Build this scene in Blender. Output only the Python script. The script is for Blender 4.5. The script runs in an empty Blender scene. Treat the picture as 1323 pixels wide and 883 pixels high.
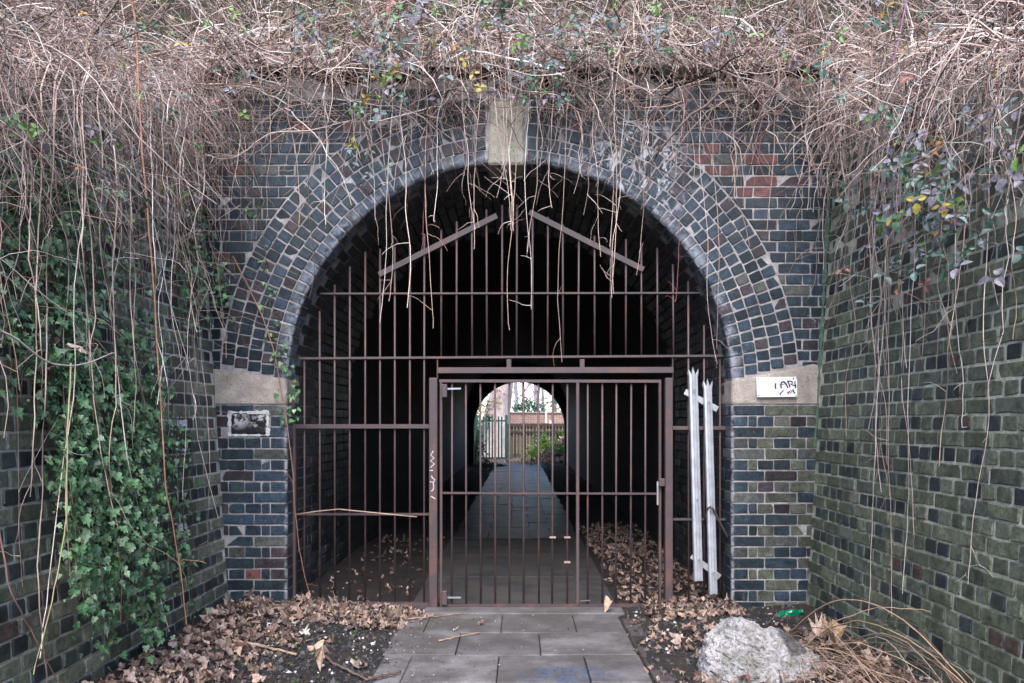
import bpy, math, random
import numpy as np
from mathutils import Matrix, Vector, noise as mnoise

random.seed(7); rng = np.random.default_rng(11)
R = math.radians
scn = bpy.context.scene
col = scn.collection

# ------------------------------------------------------------------ camera, sky, sun, exposure
HC, FPX, VX, VY = 1.30, 1029.0, 671.0, 547.0      # eye height, focal length and vanishing point measured from the photograph
cam_d = bpy.data.cameras.new('camera'); cam = bpy.data.objects.new('camera', cam_d); col.objects.link(cam)
cam.location = (0, 0, HC); cam.rotation_euler = (R(90), 0, 0)
cam_d.lens = 28.0; cam_d.sensor_width = 36.0
cam_d.shift_x = -9.5/1323; cam_d.shift_y = 105.5/1323
cam_d.clip_start = 0.05; cam_d.clip_end = 2000
scn.camera = cam
SUN_EL, SUN_AZ = 50.0, 184.0       # degrees; azimuth from +Y clockwise (behind the camera, a little left)
w = bpy.data.worlds.new('World'); scn.world = w; w.use_nodes = True
wn = w.node_tree; bg = wn.nodes['Background']
sky = wn.nodes.new('ShaderNodeTexSky'); sky.sky_type = 'NISHITA'; sky.sun_disc = False
sky.sun_elevation = R(SUN_EL); sky.sun_rotation = R(SUN_AZ)
sky.air_density = 1.0; sky.dust_density = 1.2; sky.ozone_density = 1.8
wn.links.new(sky.outputs[0], bg.inputs[0]); bg.inputs[1].default_value = 0.15
sl = bpy.data.lights.new('sun', 'SUN'); sl.energy = 1.4; sl.angle = R(40); sl.color = (1.0, 0.93, 0.89)
sun = bpy.data.objects.new('sun', sl); col.objects.link(sun)
az, el = R(SUN_AZ), R(SUN_EL)
sdir = Vector((math.sin(az)*math.cos(el), math.cos(az)*math.cos(el), math.sin(el)))
sun.rotation_euler = sdir.to_track_quat('Z', 'Y').to_euler(); sun.location = (0, -4, 12)
vs = scn.view_settings; vs.view_transform = 'Standard'; vs.look = 'None'; vs.gamma = 1.0; vs.use_curve_mapping = False
vs.exposure = 1.98
scn.cycles.max_bounces = 6; scn.cycles.diffuse_bounces = 4; scn.cycles.glossy_bounces = 3

F = 5.47          # front plane of the portal wall
G = 5.66          # plane of the gate
def at(px, py, Y): return Vector(((px-VX)/FPX*Y, Y, HC-(py-VY)/FPX*Y))
def fx(px): return (px-VX)/FPX*F
def fz(py): return HC-(py-VY)/FPX*F
def gx(px): return (px-VX)/FPX*G
def gz(py): return HC-(py-VY)/FPX*G
def vary(c, lo, hi):
    k = random.uniform(lo, hi); return tuple(x*k for x in c)
def project(p):
    return (VX+FPX*p[0]/p[1], VY-FPX*(p[2]-HC)/p[1]) if p[1] > .3 else (-9999, -9999)

# ------------------------------------------------------------------ scene helpers
def tag(o, label=None, cat=None, group=None, kind=None):
    if label: o['label'] = label
    if cat: o['category'] = cat
    if group: o['group'] = group
    if kind: o['kind'] = kind
    return o
def empty(name, loc):
    o = bpy.data.objects.new(name, None); o.location = loc; o.empty_display_size = .1; col.objects.link(o); return o
def mesh_from(name, verts, faces, tint=None, smooth=False):
    me = bpy.data.meshes.new(name)
    me.from_pydata(verts if isinstance(verts, list) else verts.tolist(), [], faces if isinstance(faces, list) else faces.tolist())
    nv = len(me.vertices)
    a = me.attributes.new('tint', 'FLOAT_COLOR', 'POINT')
    if tint is None: arr = np.ones((nv, 4), np.float32)
    else:
        arr = np.ones((nv, 4), np.float32); arr[:, :3] = tint
    a.data.foreach_set('color', arr.ravel())
    if smooth: me.polygons.foreach_set('use_smooth', np.ones(len(me.polygons), bool))
    me.update(); return me
def put(name, me, mat, parent=None, color=None):
    o = bpy.data.objects.new(name, me); col.objects.link(o)
    if mat and not me.materials: me.materials.append(mat)
    if color is not None: o.color = (*color, 1)
    if parent is not None:
        o.parent = parent
        if parent.type == 'EMPTY': o.matrix_parent_inverse = Matrix.Translation(-Vector(parent.location))
    return o
def grounded(o):
    """move the object's origin to the middle of its base"""
    me = o.data; n = len(me.vertices); a = np.empty(n*3, np.float32); me.vertices.foreach_get('co', a); a = a.reshape(-1, 3)
    c = (a.min(0)+a.max(0))/2; c[2] = a[:, 2].min(); a -= c
    me.vertices.foreach_set('co', a.ravel()); o.location = [float(v) for v in c]; me.update(); return o

class Bag:
    """collects many small shapes that become one mesh"""
    def __init__(s): s.v = []; s.f = []; s.t = []; s.n = 0
    def add(s, v, f, tint=(1, 1, 1)):
        v = np.asarray(v, float); s.v.append(v)
        s.f += [[i+s.n for i in q] for q in f]
        t = np.asarray(tint, float); s.t.append(np.broadcast_to(t, (len(v), 3)) if t.ndim == 1 else t)
        s.n += len(v)
    def build(s, name, mat, parent=None, smooth=False):
        return put(name, mesh_from(name, np.concatenate(s.v), s.f, np.concatenate(s.t), smooth), mat, parent)

def tubes(P, rad, sides=3):
    """P (K,n,3), rad (K,n) -> verts, quads"""
    K, n, _ = P.shape
    T = np.gradient(P, axis=1); T /= np.linalg.norm(T, axis=2, keepdims=True)+1e-9
    ref = np.where(np.abs(T[..., 2:3]) > .85, np.array([1., .2, 0]), np.array([0, .1, 1.]))
    A = np.cross(T, ref); A /= np.linalg.norm(A, axis=2, keepdims=True)+1e-9
    B = np.cross(T, A)
    ph = np.arange(sides)/sides*2*math.pi
    V = P[:, :, None, :]+rad[:, :, None, None]*(np.cos(ph)[None, None, :, None]*A[:, :, None, :]+np.sin(ph)[None, None, :, None]*B[:, :, None, :])
    idx = np.arange(K*n*sides).reshape(K, n, sides)
    nx = np.roll(idx, -1, axis=2)
    Q = np.stack([idx[:, :-1], nx[:, :-1], nx[:, 1:], idx[:, 1:]], axis=-1).reshape(-1, 4)
    return V.reshape(-1, 3), Q
def tube(pts, r, sides=6, caps=True):
    P = np.array(pts, float)[None]; rr = np.broadcast_to(np.asarray(r, float), (len(pts),))[None]
    V, Q = tubes(P, rr, sides); f = Q.tolist()
    if caps:
        f.append(list(range(sides))[::-1]); n = len(V); f.append(list(range(n-sides, n)))
    return V, f
def box(x0, x1, y0, y1, z0, z1, b=0.0):
    if b <= 0:
        v = [(x, y, z) for z in (z0, z1) for y in (y0, y1) for x in (x0, x1)]
        f = [(0, 2, 3, 1), (4, 5, 7, 6), (0, 1, 5, 4), (2, 6, 7, 3), (0, 4, 6, 2), (1, 3, 7, 5)]
        return v, f
    v = []; 
    for z, k in ((z0, b), (z0+b, 0), (z1-b, 0), (z1, b)):
        c = b
        for x, y in ((x0+c, y0), (x1-c, y0), (x1, y0+c), (x1, y1-c), (x1-c, y1), (x0+c, y1), (x0, y1-c), (x0, y0+c)):
            mx, my = (x0+x1)/2, (y0+y1)/2
            v.append((x-np.sign(x-mx)*k*.8, y-np.sign(y-my)*k*.8, z))
    f = [[r*8+i, r*8+(i+1) % 8, r*8+8+(i+1) % 8, r*8+8+i] for r in range(3) for i in range(8)]
    f += [[7, 6, 5, 4, 3, 2, 1, 0], [24+i for i in range(8)]]
    return v, f
def obar(p0, p1, w, d, up=(0, -1, 0)):
    """flat bar from p0 to p1: width w in the plane across 'up', depth d along 'up'"""
    p0, p1 = Vector(p0), Vector(p1); t = (p1-p0).normalized(); u = Vector(up); s = t.cross(u).normalized(); u = s.cross(t)
    v = [p+s*a*w/2+u*b*d/2 for p in (p0, p1) for a, b in ((-1, -1), (1, -1), (1, 1), (-1, 1))]
    return [tuple(q) for q in v], [(0, 1, 2, 3), (7, 6, 5, 4), (0, 4, 5, 1), (1, 5, 6, 2), (2, 6, 7, 3), (3, 7, 4, 0)]

# ------------------------------------------------------------------ materials
class Mat:
    def __init__(s, name):
        s.m = bpy.data.materials.new(name); s.m.use_nodes = True; s.t = s.m.node_tree
        s.b = s.t.nodes['Principled BSDF']; s.geo = s.t.nodes.new('ShaderNodeNewGeometry'); s.pos = s.geo.outputs['Position']
    def new(s, ty, **kw):
        n = s.t.nodes.new(ty)
        for k, v in kw.items(): setattr(n, k, v)
        return n
    def set(s, sock, v):
        if isinstance(v, bpy.types.NodeSocket): s.t.links.new(v, sock)
        elif isinstance(v, (tuple, list)) and len(v) == 3 and sock.type == 'RGBA': sock.default_value = (*v, 1)
        else: sock.default_value = v
    def noise(s, scale, detail=5, rough=.6, vec=None, dist=0.0):
        n = s.new('ShaderNodeTexNoise'); s.set(n.inputs['Vector'], vec or s.pos)
        n.inputs['Scale'].default_value = scale; n.inputs['Detail'].default_value = detail
        n.inputs['Roughness'].default_value = rough; n.inputs['Distortion'].default_value = dist
        return n.outputs['Fac']
    def stretch(s, sc):
        n = s.new('ShaderNodeVectorMath', operation='MULTIPLY'); s.set(n.inputs[0], s.pos); n.inputs[1].default_value = sc; return n.outputs[0]
    def ramp(s, f, *stops):
        n = s.new('ShaderNodeValToRGB'); s.set(n.inputs[0], f); e = n.color_ramp.elements
        while len(e) < len(stops): e.new(.5)
        for x, (p, c) in zip(e, stops):
            x.position = p; x.color = (c, c, c, 1) if isinstance(c, (int, float)) else (*c, 1)
        return n.outputs['Color']
    def mix(s, f, a, b, mode='MIX'):
        n = s.new('ShaderNodeMix', data_type='RGBA', blend_type=mode)
        s.set(n.inputs[0], f); s.set(n.inputs[6], a); s.set(n.inputs[7], b); return n.outputs[2]
    def math(s, op, a, b=0.0, c=None):
        n = s.new('ShaderNodeMath', operation=op); s.set(n.inputs[0], a); s.set(n.inputs[1], b)
        if c is not None: s.set(n.inputs[2], c)
        return n.outputs[0]
    def near(s, p, r0, r1, sc=(1, 1, 1)):
        """1 within r0 of the world point p, fading to 0 at r1"""
        v = s.new('ShaderNodeVectorMath', operation='SUBTRACT'); s.set(v.inputs[0], s.pos); v.inputs[1].default_value = p
        q = s.new('ShaderNodeVectorMath', operation='MULTIPLY'); s.t.links.new(v.outputs[0], q.inputs[0]); q.inputs[1].default_value = sc
        l = s.new('ShaderNodeVectorMath', operation='LENGTH'); s.t.links.new(q.outputs[0], l.inputs[0])
        n = s.new('ShaderNodeMapRange'); s.t.links.new(l.outputs['Value'], n.inputs[0])
        for i, x in zip((1, 2, 3, 4), (r0, r1, 1.0, 0.0)): n.inputs[i].default_value = x
        return n.outputs[0]
    def tint(s):
        a = s.new('ShaderNodeAttribute', attribute_name='tint'); o = s.new('ShaderNodeObjectInfo')
        return s.mix(1.0, a.outputs['Color'], o.outputs['Color'], 'MULTIPLY')
    def fin(s, color, rough=.7, bump=None, bs=.3, bd=.004, spec=.5, metal=0.0, **kw):
        s.set(s.b.inputs['Base Color'], color); s.set(s.b.inputs['Roughness'], rough)
        s.b.inputs['Specular IOR Level'].default_value = spec; s.set(s.b.inputs['Metallic'], metal)
        for k, v in kw.items(): s.set(s.b.inputs[k.replace('_', ' ')], v)
        if bump is not None:
            n = s.new('ShaderNodeBump'); n.inputs['Strength'].default_value = bs; n.inputs['Distance'].default_value = bd
            s.set(n.inputs['Height'], bump); s.t.links.new(n.outputs[0], s.b.inputs['Normal'])
        return s.m

AX_, AZ_ = fx(658), fz(497)
def mat_brick(name, algae=.0, bloom=.3, stains=(), edge=False, rough=.42, soot=0.0):
    m = Mat(name); c = m.tint()
    n1 = m.noise(60, 6, .7); n2 = m.noise(5, 5, .65); n3 = m.noise(17, 7, .7)
    c = m.mix(1.0, c, m.ramp(n1, (.3, .45), (.72, 1.6)), 'MULTIPLY')
    c = m.mix(1.0, c, m.ramp(n3, (.33, .5), (.5, 1.), (.68, 1.55)), 'MULTIPLY')
    c = m.mix(1.0, c, m.ramp(m.noise(1.6, 6, .65, vec=m.stretch((1.4, 1.4, .5))), (.36, .55), (.5, 1.), (.7, 1.25)), 'MULTIPLY')
    if algae:
        f = m.math('MULTIPLY', m.ramp(n2, (.42, 0.), (.66, 1.)), algae)
        c = m.mix(f, c, m.ramp(n3, (.3, (.045, .075, .055)), (.7, (.14, .175, .115))))
    if bloom:
        f = m.math('MULTIPLY', m.ramp(m.noise(23, 8, .75), (.6, 0.), (.74, 1.)), bloom)
        c = m.mix(f, c, (.34, .34, .37))
    for p, r, colr, th, k in stains:
        st = m.math('MULTIPLY', m.near(p, r*.35, r), m.ramp(m.noise(11, 7, .72, vec=m.stretch((1, 1, .8)), dist=1.0), (th, 0.), (th+.06, 1.)))
        c = m.mix(m.math('MULTIPLY', st, k), c, colr)
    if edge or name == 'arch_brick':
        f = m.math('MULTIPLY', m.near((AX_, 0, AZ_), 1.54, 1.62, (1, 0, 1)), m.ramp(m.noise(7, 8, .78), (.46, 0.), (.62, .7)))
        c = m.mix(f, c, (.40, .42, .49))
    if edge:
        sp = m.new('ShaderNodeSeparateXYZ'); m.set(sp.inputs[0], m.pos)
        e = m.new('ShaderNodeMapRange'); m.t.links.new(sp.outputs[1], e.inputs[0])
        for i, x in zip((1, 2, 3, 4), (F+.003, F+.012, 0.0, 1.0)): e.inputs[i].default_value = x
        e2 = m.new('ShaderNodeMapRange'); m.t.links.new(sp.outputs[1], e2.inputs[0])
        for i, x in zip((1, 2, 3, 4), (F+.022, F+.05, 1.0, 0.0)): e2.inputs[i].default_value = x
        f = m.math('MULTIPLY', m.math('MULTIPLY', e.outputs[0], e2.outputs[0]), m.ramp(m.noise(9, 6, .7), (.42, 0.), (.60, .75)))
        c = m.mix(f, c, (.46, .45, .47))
    return m.fin(c, m.math('MULTIPLY_ADD', n1, .35, rough-.15), m.math('ADD', n1, m.math('MULTIPLY', n3, .8)), .7, .006, .30)

def mat_mortar(name, base, algae=0.0):
    m = Mat(name); n1 = m.noise(90, 5, .7); n2 = m.noise(4, 5, .6); n3 = m.noise(22, 6, .7)
    c = m.ramp(n3, (.3, tuple(x*.5 for x in base)), (.55, base), (.75, tuple(min(.7, x*1.5) for x in base)))
    c = m.mix(m.ramp(m.noise(2.3, 6, .7), (.48, 0.), (.66, .7)), c, tuple(x*.42 for x in base))
    c = m.mix(m.math('MULTIPLY', m.ramp(n2, (.4, 0.), (.65, 1.)), algae), c, (.10, .115, .07))
    return m.fin(c, .92, m.math('ADD', n1, n3), .8, .008, spec=.2)

def mat_plain(name, k=.35, scale=30, rough=.75, bs=.3, bd=.003, spec=.4, metal=0., detail=6, **kw):
    """colour from the object/vertex tint, with mottling"""
    m = Mat(name); n = m.noise(scale, detail, .65)
    return m.fin(m.mix(1.0, m.tint(), m.ramp(n, (.3, 1-k), (.7, 1+k)), 'MULTIPLY'), rough, n, bs, bd, spec, metal, **kw)

def mat_leaf(name, rough=.5, trans=.25, k=.3):
    m = Mat(name); n = m.noise(70, 4, .6)
    c = m.mix(1.0, m.tint(), m.ramp(n, (.3, 1-k), (.7, 1+k)), 'MULTIPLY')
    m.fin(c, rough, n, .2, .002, .4)
    tr = m.new('ShaderNodeBsdfTranslucent'); m.set(tr.inputs[0], c)
    mx = m.new('ShaderNodeMixShader'); mx.inputs[0].default_value = trans
    m.t.links.new(m.b.outputs[0], mx.inputs[1]); m.t.links.new(tr.outputs[0], mx.inputs[2])
    m.t.links.new(mx.outputs[0], m.t.nodes['Material Output'].inputs[0]); return m.m

def mat_stone(name, base, pit=.5):
    m = Mat(name); n1 = m.noise(120, 5, .7); n2 = m.noise(9, 6, .65); n3 = m.noise(75, 5, .7)
    c = m.ramp(n2, (.3, tuple(x*.62 for x in base)), (.6, base), (.8, tuple(x*1.2 for x in base)))
    c = m.mix(1.0, c, m.ramp(n3, (.34, .45), (.45, 1.)), 'MULTIPLY')
    c = m.mix(m.math('MULTIPLY', m.ramp(m.noise(3.2, 5, .6), (.5, 0.), (.7, 1.)), .4), c, (.24, .22, .15))
    c = m.mix(m.near(tuple(at(322, 505, F-.02)), .02, .10, (1, 1, 1.6)), c, m.mix(m.ramp(n3, (.55, 0.), (.62, .5)), c, (.5, .08, .09)))
    return m.fin(c, .93, m.math('ADD', n1, m.math('MULTIPLY', n3, 1.5)), .8, .007*pit*2, .2)

def mat_steel(name, base, rust):
    m = Mat(name); n1 = m.noise(40, 6, .7); n2 = m.noise(6, 6, .7); n3 = m.noise(160, 3, .6)
    c = m.mix(m.math('MULTIPLY', m.ramp(n2, (.5, 0.), (.68, 1.)), rust), m.tint(), (.15, .065, .04))
    c = m.mix(m.ramp(n1, (.68, 0.), (.74, .8)), c, (.24, .16, .14))
    c = m.mix(1.0, c, m.ramp(n3, (.3, .75), (.7, 1.25)), 'MULTIPLY')
    return m.fin(c, .55, n1, .25, .002, .5)

M = {}
P_ST = at(828, 215, F)
wht = (.50, .50, .53)
M['brick'] = mat_brick('facade_brick', algae=.12, bloom=.18, stains=[(tuple(P_ST), .42, wht, .50, .85), (tuple(at(1040, 390, F)), .3, wht, .60, .5)])
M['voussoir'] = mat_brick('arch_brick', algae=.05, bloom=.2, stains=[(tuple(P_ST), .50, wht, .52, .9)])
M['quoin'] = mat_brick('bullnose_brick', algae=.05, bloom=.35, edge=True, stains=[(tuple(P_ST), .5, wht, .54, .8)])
M['wing_l'] = mat_brick('left_wall_brick', algae=.35, bloom=.12)
M['wing_r'] = mat_brick('right_wall_brick', algae=.6, bloom=.12, stains=[(tuple(at(1260, 545, 3.75)), .5, (.10, .19, .30), .55, .55), (tuple(at(1110, 500, 4.9)), .3, (.05, .2, .22), .58, .5)])
M['soffit'] = mat_brick('tunnel_brick', algae=.05, bloom=.45, rough=.4)
M['mortar'] = mat_mortar('facade_mortar', (.36, .335, .335), .12)
M['mortar_l'] = mat_mortar('left_wall_mortar', (.54, .52, .47), .25)
M['mortar_r'] = mat_mortar('right_wall_mortar', (.54, .53, .42), .4)
m = Mat('tunnel_lining'); bt = m.new('ShaderNodeTexBrick'); bt.offset = .5
sp = m.new('ShaderNodeSeparateXYZ'); m.set(sp.inputs[0], m.pos)
cb = m.new('ShaderNodeCombineXYZ'); m.t.links.new(sp.outputs[1], cb.inputs[0]); m.t.links.new(sp.outputs[2], cb.inputs[1])
m.set(bt.inputs['Vector'], cb.outputs[0]); bt.inputs['Scale'].default_value = 1.0
for k_, v_ in (('Brick Width', .225), ('Row Height', .075), ('Mortar Size', .008)): bt.inputs[k_].default_value = v_
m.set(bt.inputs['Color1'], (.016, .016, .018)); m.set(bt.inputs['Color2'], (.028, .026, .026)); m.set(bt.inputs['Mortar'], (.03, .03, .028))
M['lining'] = m.fin(m.mix(1.0, bt.outputs[0], m.ramp(m.noise(8, 6, .7), (.3, .5), (.7, 1.4)), 'MULTIPLY'), .8, bt.outputs['Fac'], .5, -.01, .3)
M['stone'] = mat_stone('pale_sandstone', (.46, .40, .35))
M['key'] = mat_stone('keystone_sandstone', (.47, .43, .36), .9)
M['steel'] = mat_steel('painted_steel', (.1, .07, .07), .6)
M['galv'] = mat_plain('galvanised_steel', .2, 14, .38, .1, .001, .5, .55)
M['white'] = mat_plain('white_enamel', .06, 40, .3, .05, .001)
M['ink'] = mat_plain('black_ink', .2, 60, .45, .0)
M['paint'] = mat_plain('sprayed_paint', .5, 45, .7, .3, .002)
M['plaque'] = mat_brick('flaking_black_paint', bloom=.5, rough=.35, stains=[(tuple(at(309, 540, F)), .09, (.5, .5, .52), .53, .9), (tuple(at(335, 541, F)), .10, (.5, .5, .52), .52, .9)])
m = Mat('paving_concrete'); n1 = m.noise(150, 4, .7); n2 = m.noise(5, 6, .65); n3 = m.noise(28, 7, .7)
c = m.mix(1.0, m.tint(), m.ramp(n2, (.3, .62), (.7, 1.35)), 'MULTIPLY'); c = m.mix(1.0, c, m.ramp(n1, (.3, .75), (.7, 1.25)), 'MULTIPLY')
c = m.mix(m.ramp(n3, (.58, 0.), (.70, .8)), c, (.05, .045, .045)); c = m.mix(m.ramp(m.noise(2.6, 7, .7), (.43, 0.), (.58, .85)), c, (.070, .062, .058))
c = m.mix(m.ramp(m.noise(64, 2, .5), (.74, 0.), (.77, .8)), c, (.45, .43, .43))
pb = tuple(at(735, 872, 4.12)); bl = m.math('MULTIPLY', m.near(pb, .1, .30, (1, 1.3, 1)), m.ramp(m.noise(12, 6, .7, dist=.8), (.46, 0.), (.56, .7)))
c = m.mix(bl, c, m.ramp(n3, (.4, (.03, .035, .05)), (.62, (.05, .12, .25))))
M['slab'] = m.fin(c, .72, m.math('ADD', n1, m.math('MULTIPLY', n2, 3.)), .35, .006, .35)
m = Mat('worn_paving'); n1 = m.noise(60, 5, .7); n2 = m.noise(5, 6, .65); c = m.mix(1.0, m.tint(), m.ramp(n2, (.3, .7), (.7, 1.25)), 'MULTIPLY')
M['worn_slab'] = m.fin(c, m.math('MULTIPLY_ADD', n2, .30, .24), n1, .12, .003, .34)
m = Mat('earth'); n1 = m.noise(70, 6, .75); n2 = m.noise(4, 6, .65); n3 = m.noise(220, 3, .6)
c = m.ramp(n1, (.3, (.012, .011, .012)), (.55, (.04, .036, .036)), (.75, (.085, .075, .07)))
c = m.mix(m.ramp(n2, (.45, 0.), (.65, .6)), c, (.075, .055, .042))
M['earth'] = m.fin(c, .95, m.math('ADD', n1, n3), .9, .015, .2)
m = Mat('bank_earth'); n1 = m.noise(30, 6, .75); n2 = m.noise(5, 5, .6)
c = m.ramp(n1, (.3, (.012, .010, .008)), (.6, (.035, .028, .02)), (.8, (.08, .06, .045)))
c = m.mix(m.ramp(n2, (.5, 0.), (.68, .8)), c, (.02, .034, .014))
M['bank'] = m.fin(c, .95, n1, 1., .03, .2)
m = Mat('leafy_earth'); n1 = m.noise(9, 6, .7); M['mound'] = m.fin(m.ramp(n1, (.3, (.06, .045, .03)), (.6, (.22, .16, .12)), (.8, (.40, .32, .27))), .95, n1, 1., .04, .2)
M['stem'] = mat_plain('dry_bramble_stem', .3, 22, .7, .2, .002, .3)
M['leaf'] = mat_leaf('green_leaf', .36, .22)
M['dead'] = mat_leaf('dead_leaf', .75, .15, .4)
M['stonechip'] = mat_plain('stone_chip', .4, 60, .9, .5, .003, .3)
m = Mat('broken_concrete'); n1 = m.noise(150, 6, .75); n2 = m.noise(9, 6, .65); n3 = m.noise(58, 8, .75)
c = m.ramp(n3, (.33, (.05, .048, .045)), (.42, (.42, .40, .39)), (.53, (.82, .77, .76)))
c = m.mix(m.math('MULTIPLY', m.ramp(n2, (.46, 0.), (.62, 1.)), .6), c, (.16, .16, .10))
c = m.mix(1.0, c, m.tint(), 'MULTIPLY')
M['lump'] = m.fin(c, .95, m.math('ADD', n1, m.math('MULTIPLY', n3, 1.6)), 1., .022, .2)
m = Mat('green_plastic'); M['bottle'] = m.fin((.0, .22, .10), .12, m.noise(30, 3, .5), .4, .01, .6, Transmission_Weight=.35)
m = Mat('bark'); n1 = m.noise(14, 6, .7, vec=m.stretch((1, 1, .25)))
M['bark'] = m.fin(m.mix(1.0, m.tint(), m.ramp(n1, (.3, .55), (.7, 1.4)), 'MULTIPLY'), .9, n1, .6, .02, .2)
m = Mat('house_brick'); bt = m.new('ShaderNodeTexBrick'); sp = m.new('ShaderNodeSeparateXYZ'); m.set(sp.inputs[0], m.pos)
cb = m.new('ShaderNodeCombineXYZ'); m.t.links.new(sp.outputs[0], cb.inputs[0]); m.t.links.new(sp.outputs[2], cb.inputs[1]); m.set(bt.inputs['Vector'], cb.outputs[0])
bt.inputs['Scale'].default_value = 1.
for k_, v_ in (('Brick Width', .225), ('Row Height', .075), ('Mortar Size', .008)): bt.inputs[k_].default_value = v_
m.set(bt.inputs['Color1'], (.36, .19, .13)); m.set(bt.inputs['Color2'], (.26, .13, .10)); m.set(bt.inputs['Mortar'], (.40, .36, .32))
M['house'] = m.fin(bt.outputs[0], .9)
M['timber'] = mat_plain('weathered_timber', .35, 12, .85, .3, .004, .2)
M['green_steel'] = mat_plain('green_painted_steel', .2, 30, .4, .1, .001, .5)

# ------------------------------------------------------------------ brick pieces
def rect_poly(L, h, cut=.009, jit=.0028):
    a, b = L/2+.0015, h/2+.0015; j = lambda: random.uniform(-jit, jit)
    p = []; bad = random.randrange(4) if random.random() < .0 else -1; nb = -1
    for sx, sy, first in ((-1, -1, 1), (1, -1, 0), (1, 1, 1), (-1, 1, 0)):
        nb += 1; c1 = cut*random.uniform(.3, 1.2); c2 = cut*random.uniform(.25, .9)
        if nb == bad: c1 *= random.uniform(1.5, 2.4); c2 *= random.uniform(1.3, 2.)
        A = (sx*a+j(), sy*(b-c2)+j()); B = (sx*(a-c1)+j(), sy*b+j())
        p += [A, B] if first else [B, A]
    if L > .15:
        p.insert(2, (random.uniform(-.04, .04), -b+j())); p.insert(7, (random.uniform(-.04, .04), b+j()))
    return p
def piece_geo(poly, depth=.035, bev=.005, tilt=.0025):
    p = np.array(poly, float); c = p.mean(0); n = len(p)
    d = p-c; l = np.linalg.norm(d, axis=1, keepdims=True); inner = p-d/l*bev*1.3
    tx, ty = random.uniform(-tilt, tilt), random.uniform(-tilt, tilt); s = max(.03, np.abs(d).max())
    top = (inner-c)@np.array([tx, ty])/s+random.uniform(-.0025, .0025)
    v = np.concatenate([np.c_[p, np.full(n, -depth)], np.c_[p, np.full(n, -bev)], np.c_[inner, top]])
    f = [[k*n+i, k*n+(i+1) % n, (k+1)*n+(i+1) % n, (k+1)*n+i] for k in (0, 1) for i in range(n)]
    f.append([2*n+i for i in range(n)])
    return v, f
TEMPL = {}
def template(key, maker, nvar=8):
    if key not in TEMPL:
        L = []
        for i in range(nvar):
            v, f = maker(); L.append((np.array(v), f, mesh_from('brick', np.array(v), f)))
        TEMPL[key] = L
    return random.choice(TEMPL[key])
def clip_poly(poly, n, d):
    """keep the side n.p >= d"""
    out = []
    for i in range(len(poly)):
        a, b = np.array(poly[i]), np.array(poly[(i+1) % len(poly)]); da, db = a@n-d, b@n-d
        if da >= 0: out.append(tuple(a))
        if da*db < 0: out.append(tuple(a+(b-a)*da/(da-db)))
    return out
def area(p): return abs(sum(p[i][0]*p[(i+1) % len(p)][1]-p[(i+1) % len(p)][0]*p[i][1] for i in range(len(p))))/2
def frame(O, U, V, N):
    m = Matrix.Identity(4)
    for i, a in enumerate((U, V, N)): m.col[i][:3] = a
    m.translation = O; return m
class Courses:
    """pieces of one wall: the largest in view become objects, the rest one joined part"""
    def __init__(s): s.items = []
    def add(s, geo, mtx, tint, area_):
        s.items.append((geo, mtx, tint, area_))
    def emit(s, thing, name, mat, limit, visible, massname):
        sc = []
        for k, (g, mtx, t, a) in enumerate(s.items):
            p = mtx.translation; n = mtx.col[2].xyz; px, py = project(p)
            ok = -15 < px < 1338 and -15 < py < 898 and visible(px, py)
            view = Vector((0, 0, HC))-p; q = a*max(0, n.dot(view))/max(.1, view.length)**3 if ok else -1
            sc.append((q, k))
        sc.sort(reverse=True); bag = Bag(); one = 0
        for r_, (q, k) in enumerate(sc):
            g, mtx, t, a = s.items[k]
            if r_ < limit and q > 0:
                me = g[2] if g[2] else mesh_from(name, g[0], g[1]); me.name = name
                o = put(name, me, mat, thing, t); o.matrix_basis = mtx; one += 1
            else:
                v = np.c_[g[0], np.ones(len(g[0]))]@np.array(mtx).T
                bag.add(v[:, :3], g[1], t)
        if bag.n: bag.build(massname, mat, thing)['kind'] = 'stuff'
def blue(lo=.6, hi=1.45, brown=.10, grey=.04):
    k = random.uniform(lo, hi); q = random.random()
    if q < brown: b = (.034, .025, .032)
    elif q < brown+grey: b = (.055, .057, .055)
    else: b = random.choice([(.016, .026, .040), (.012, .020, .030), (.021, .034, .050), (.014, .024, .033)])
    return tuple(x*k for x in b)
ZB = lambda L, h: (lambda: piece_geo(rect_poly(L, h)))

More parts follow.
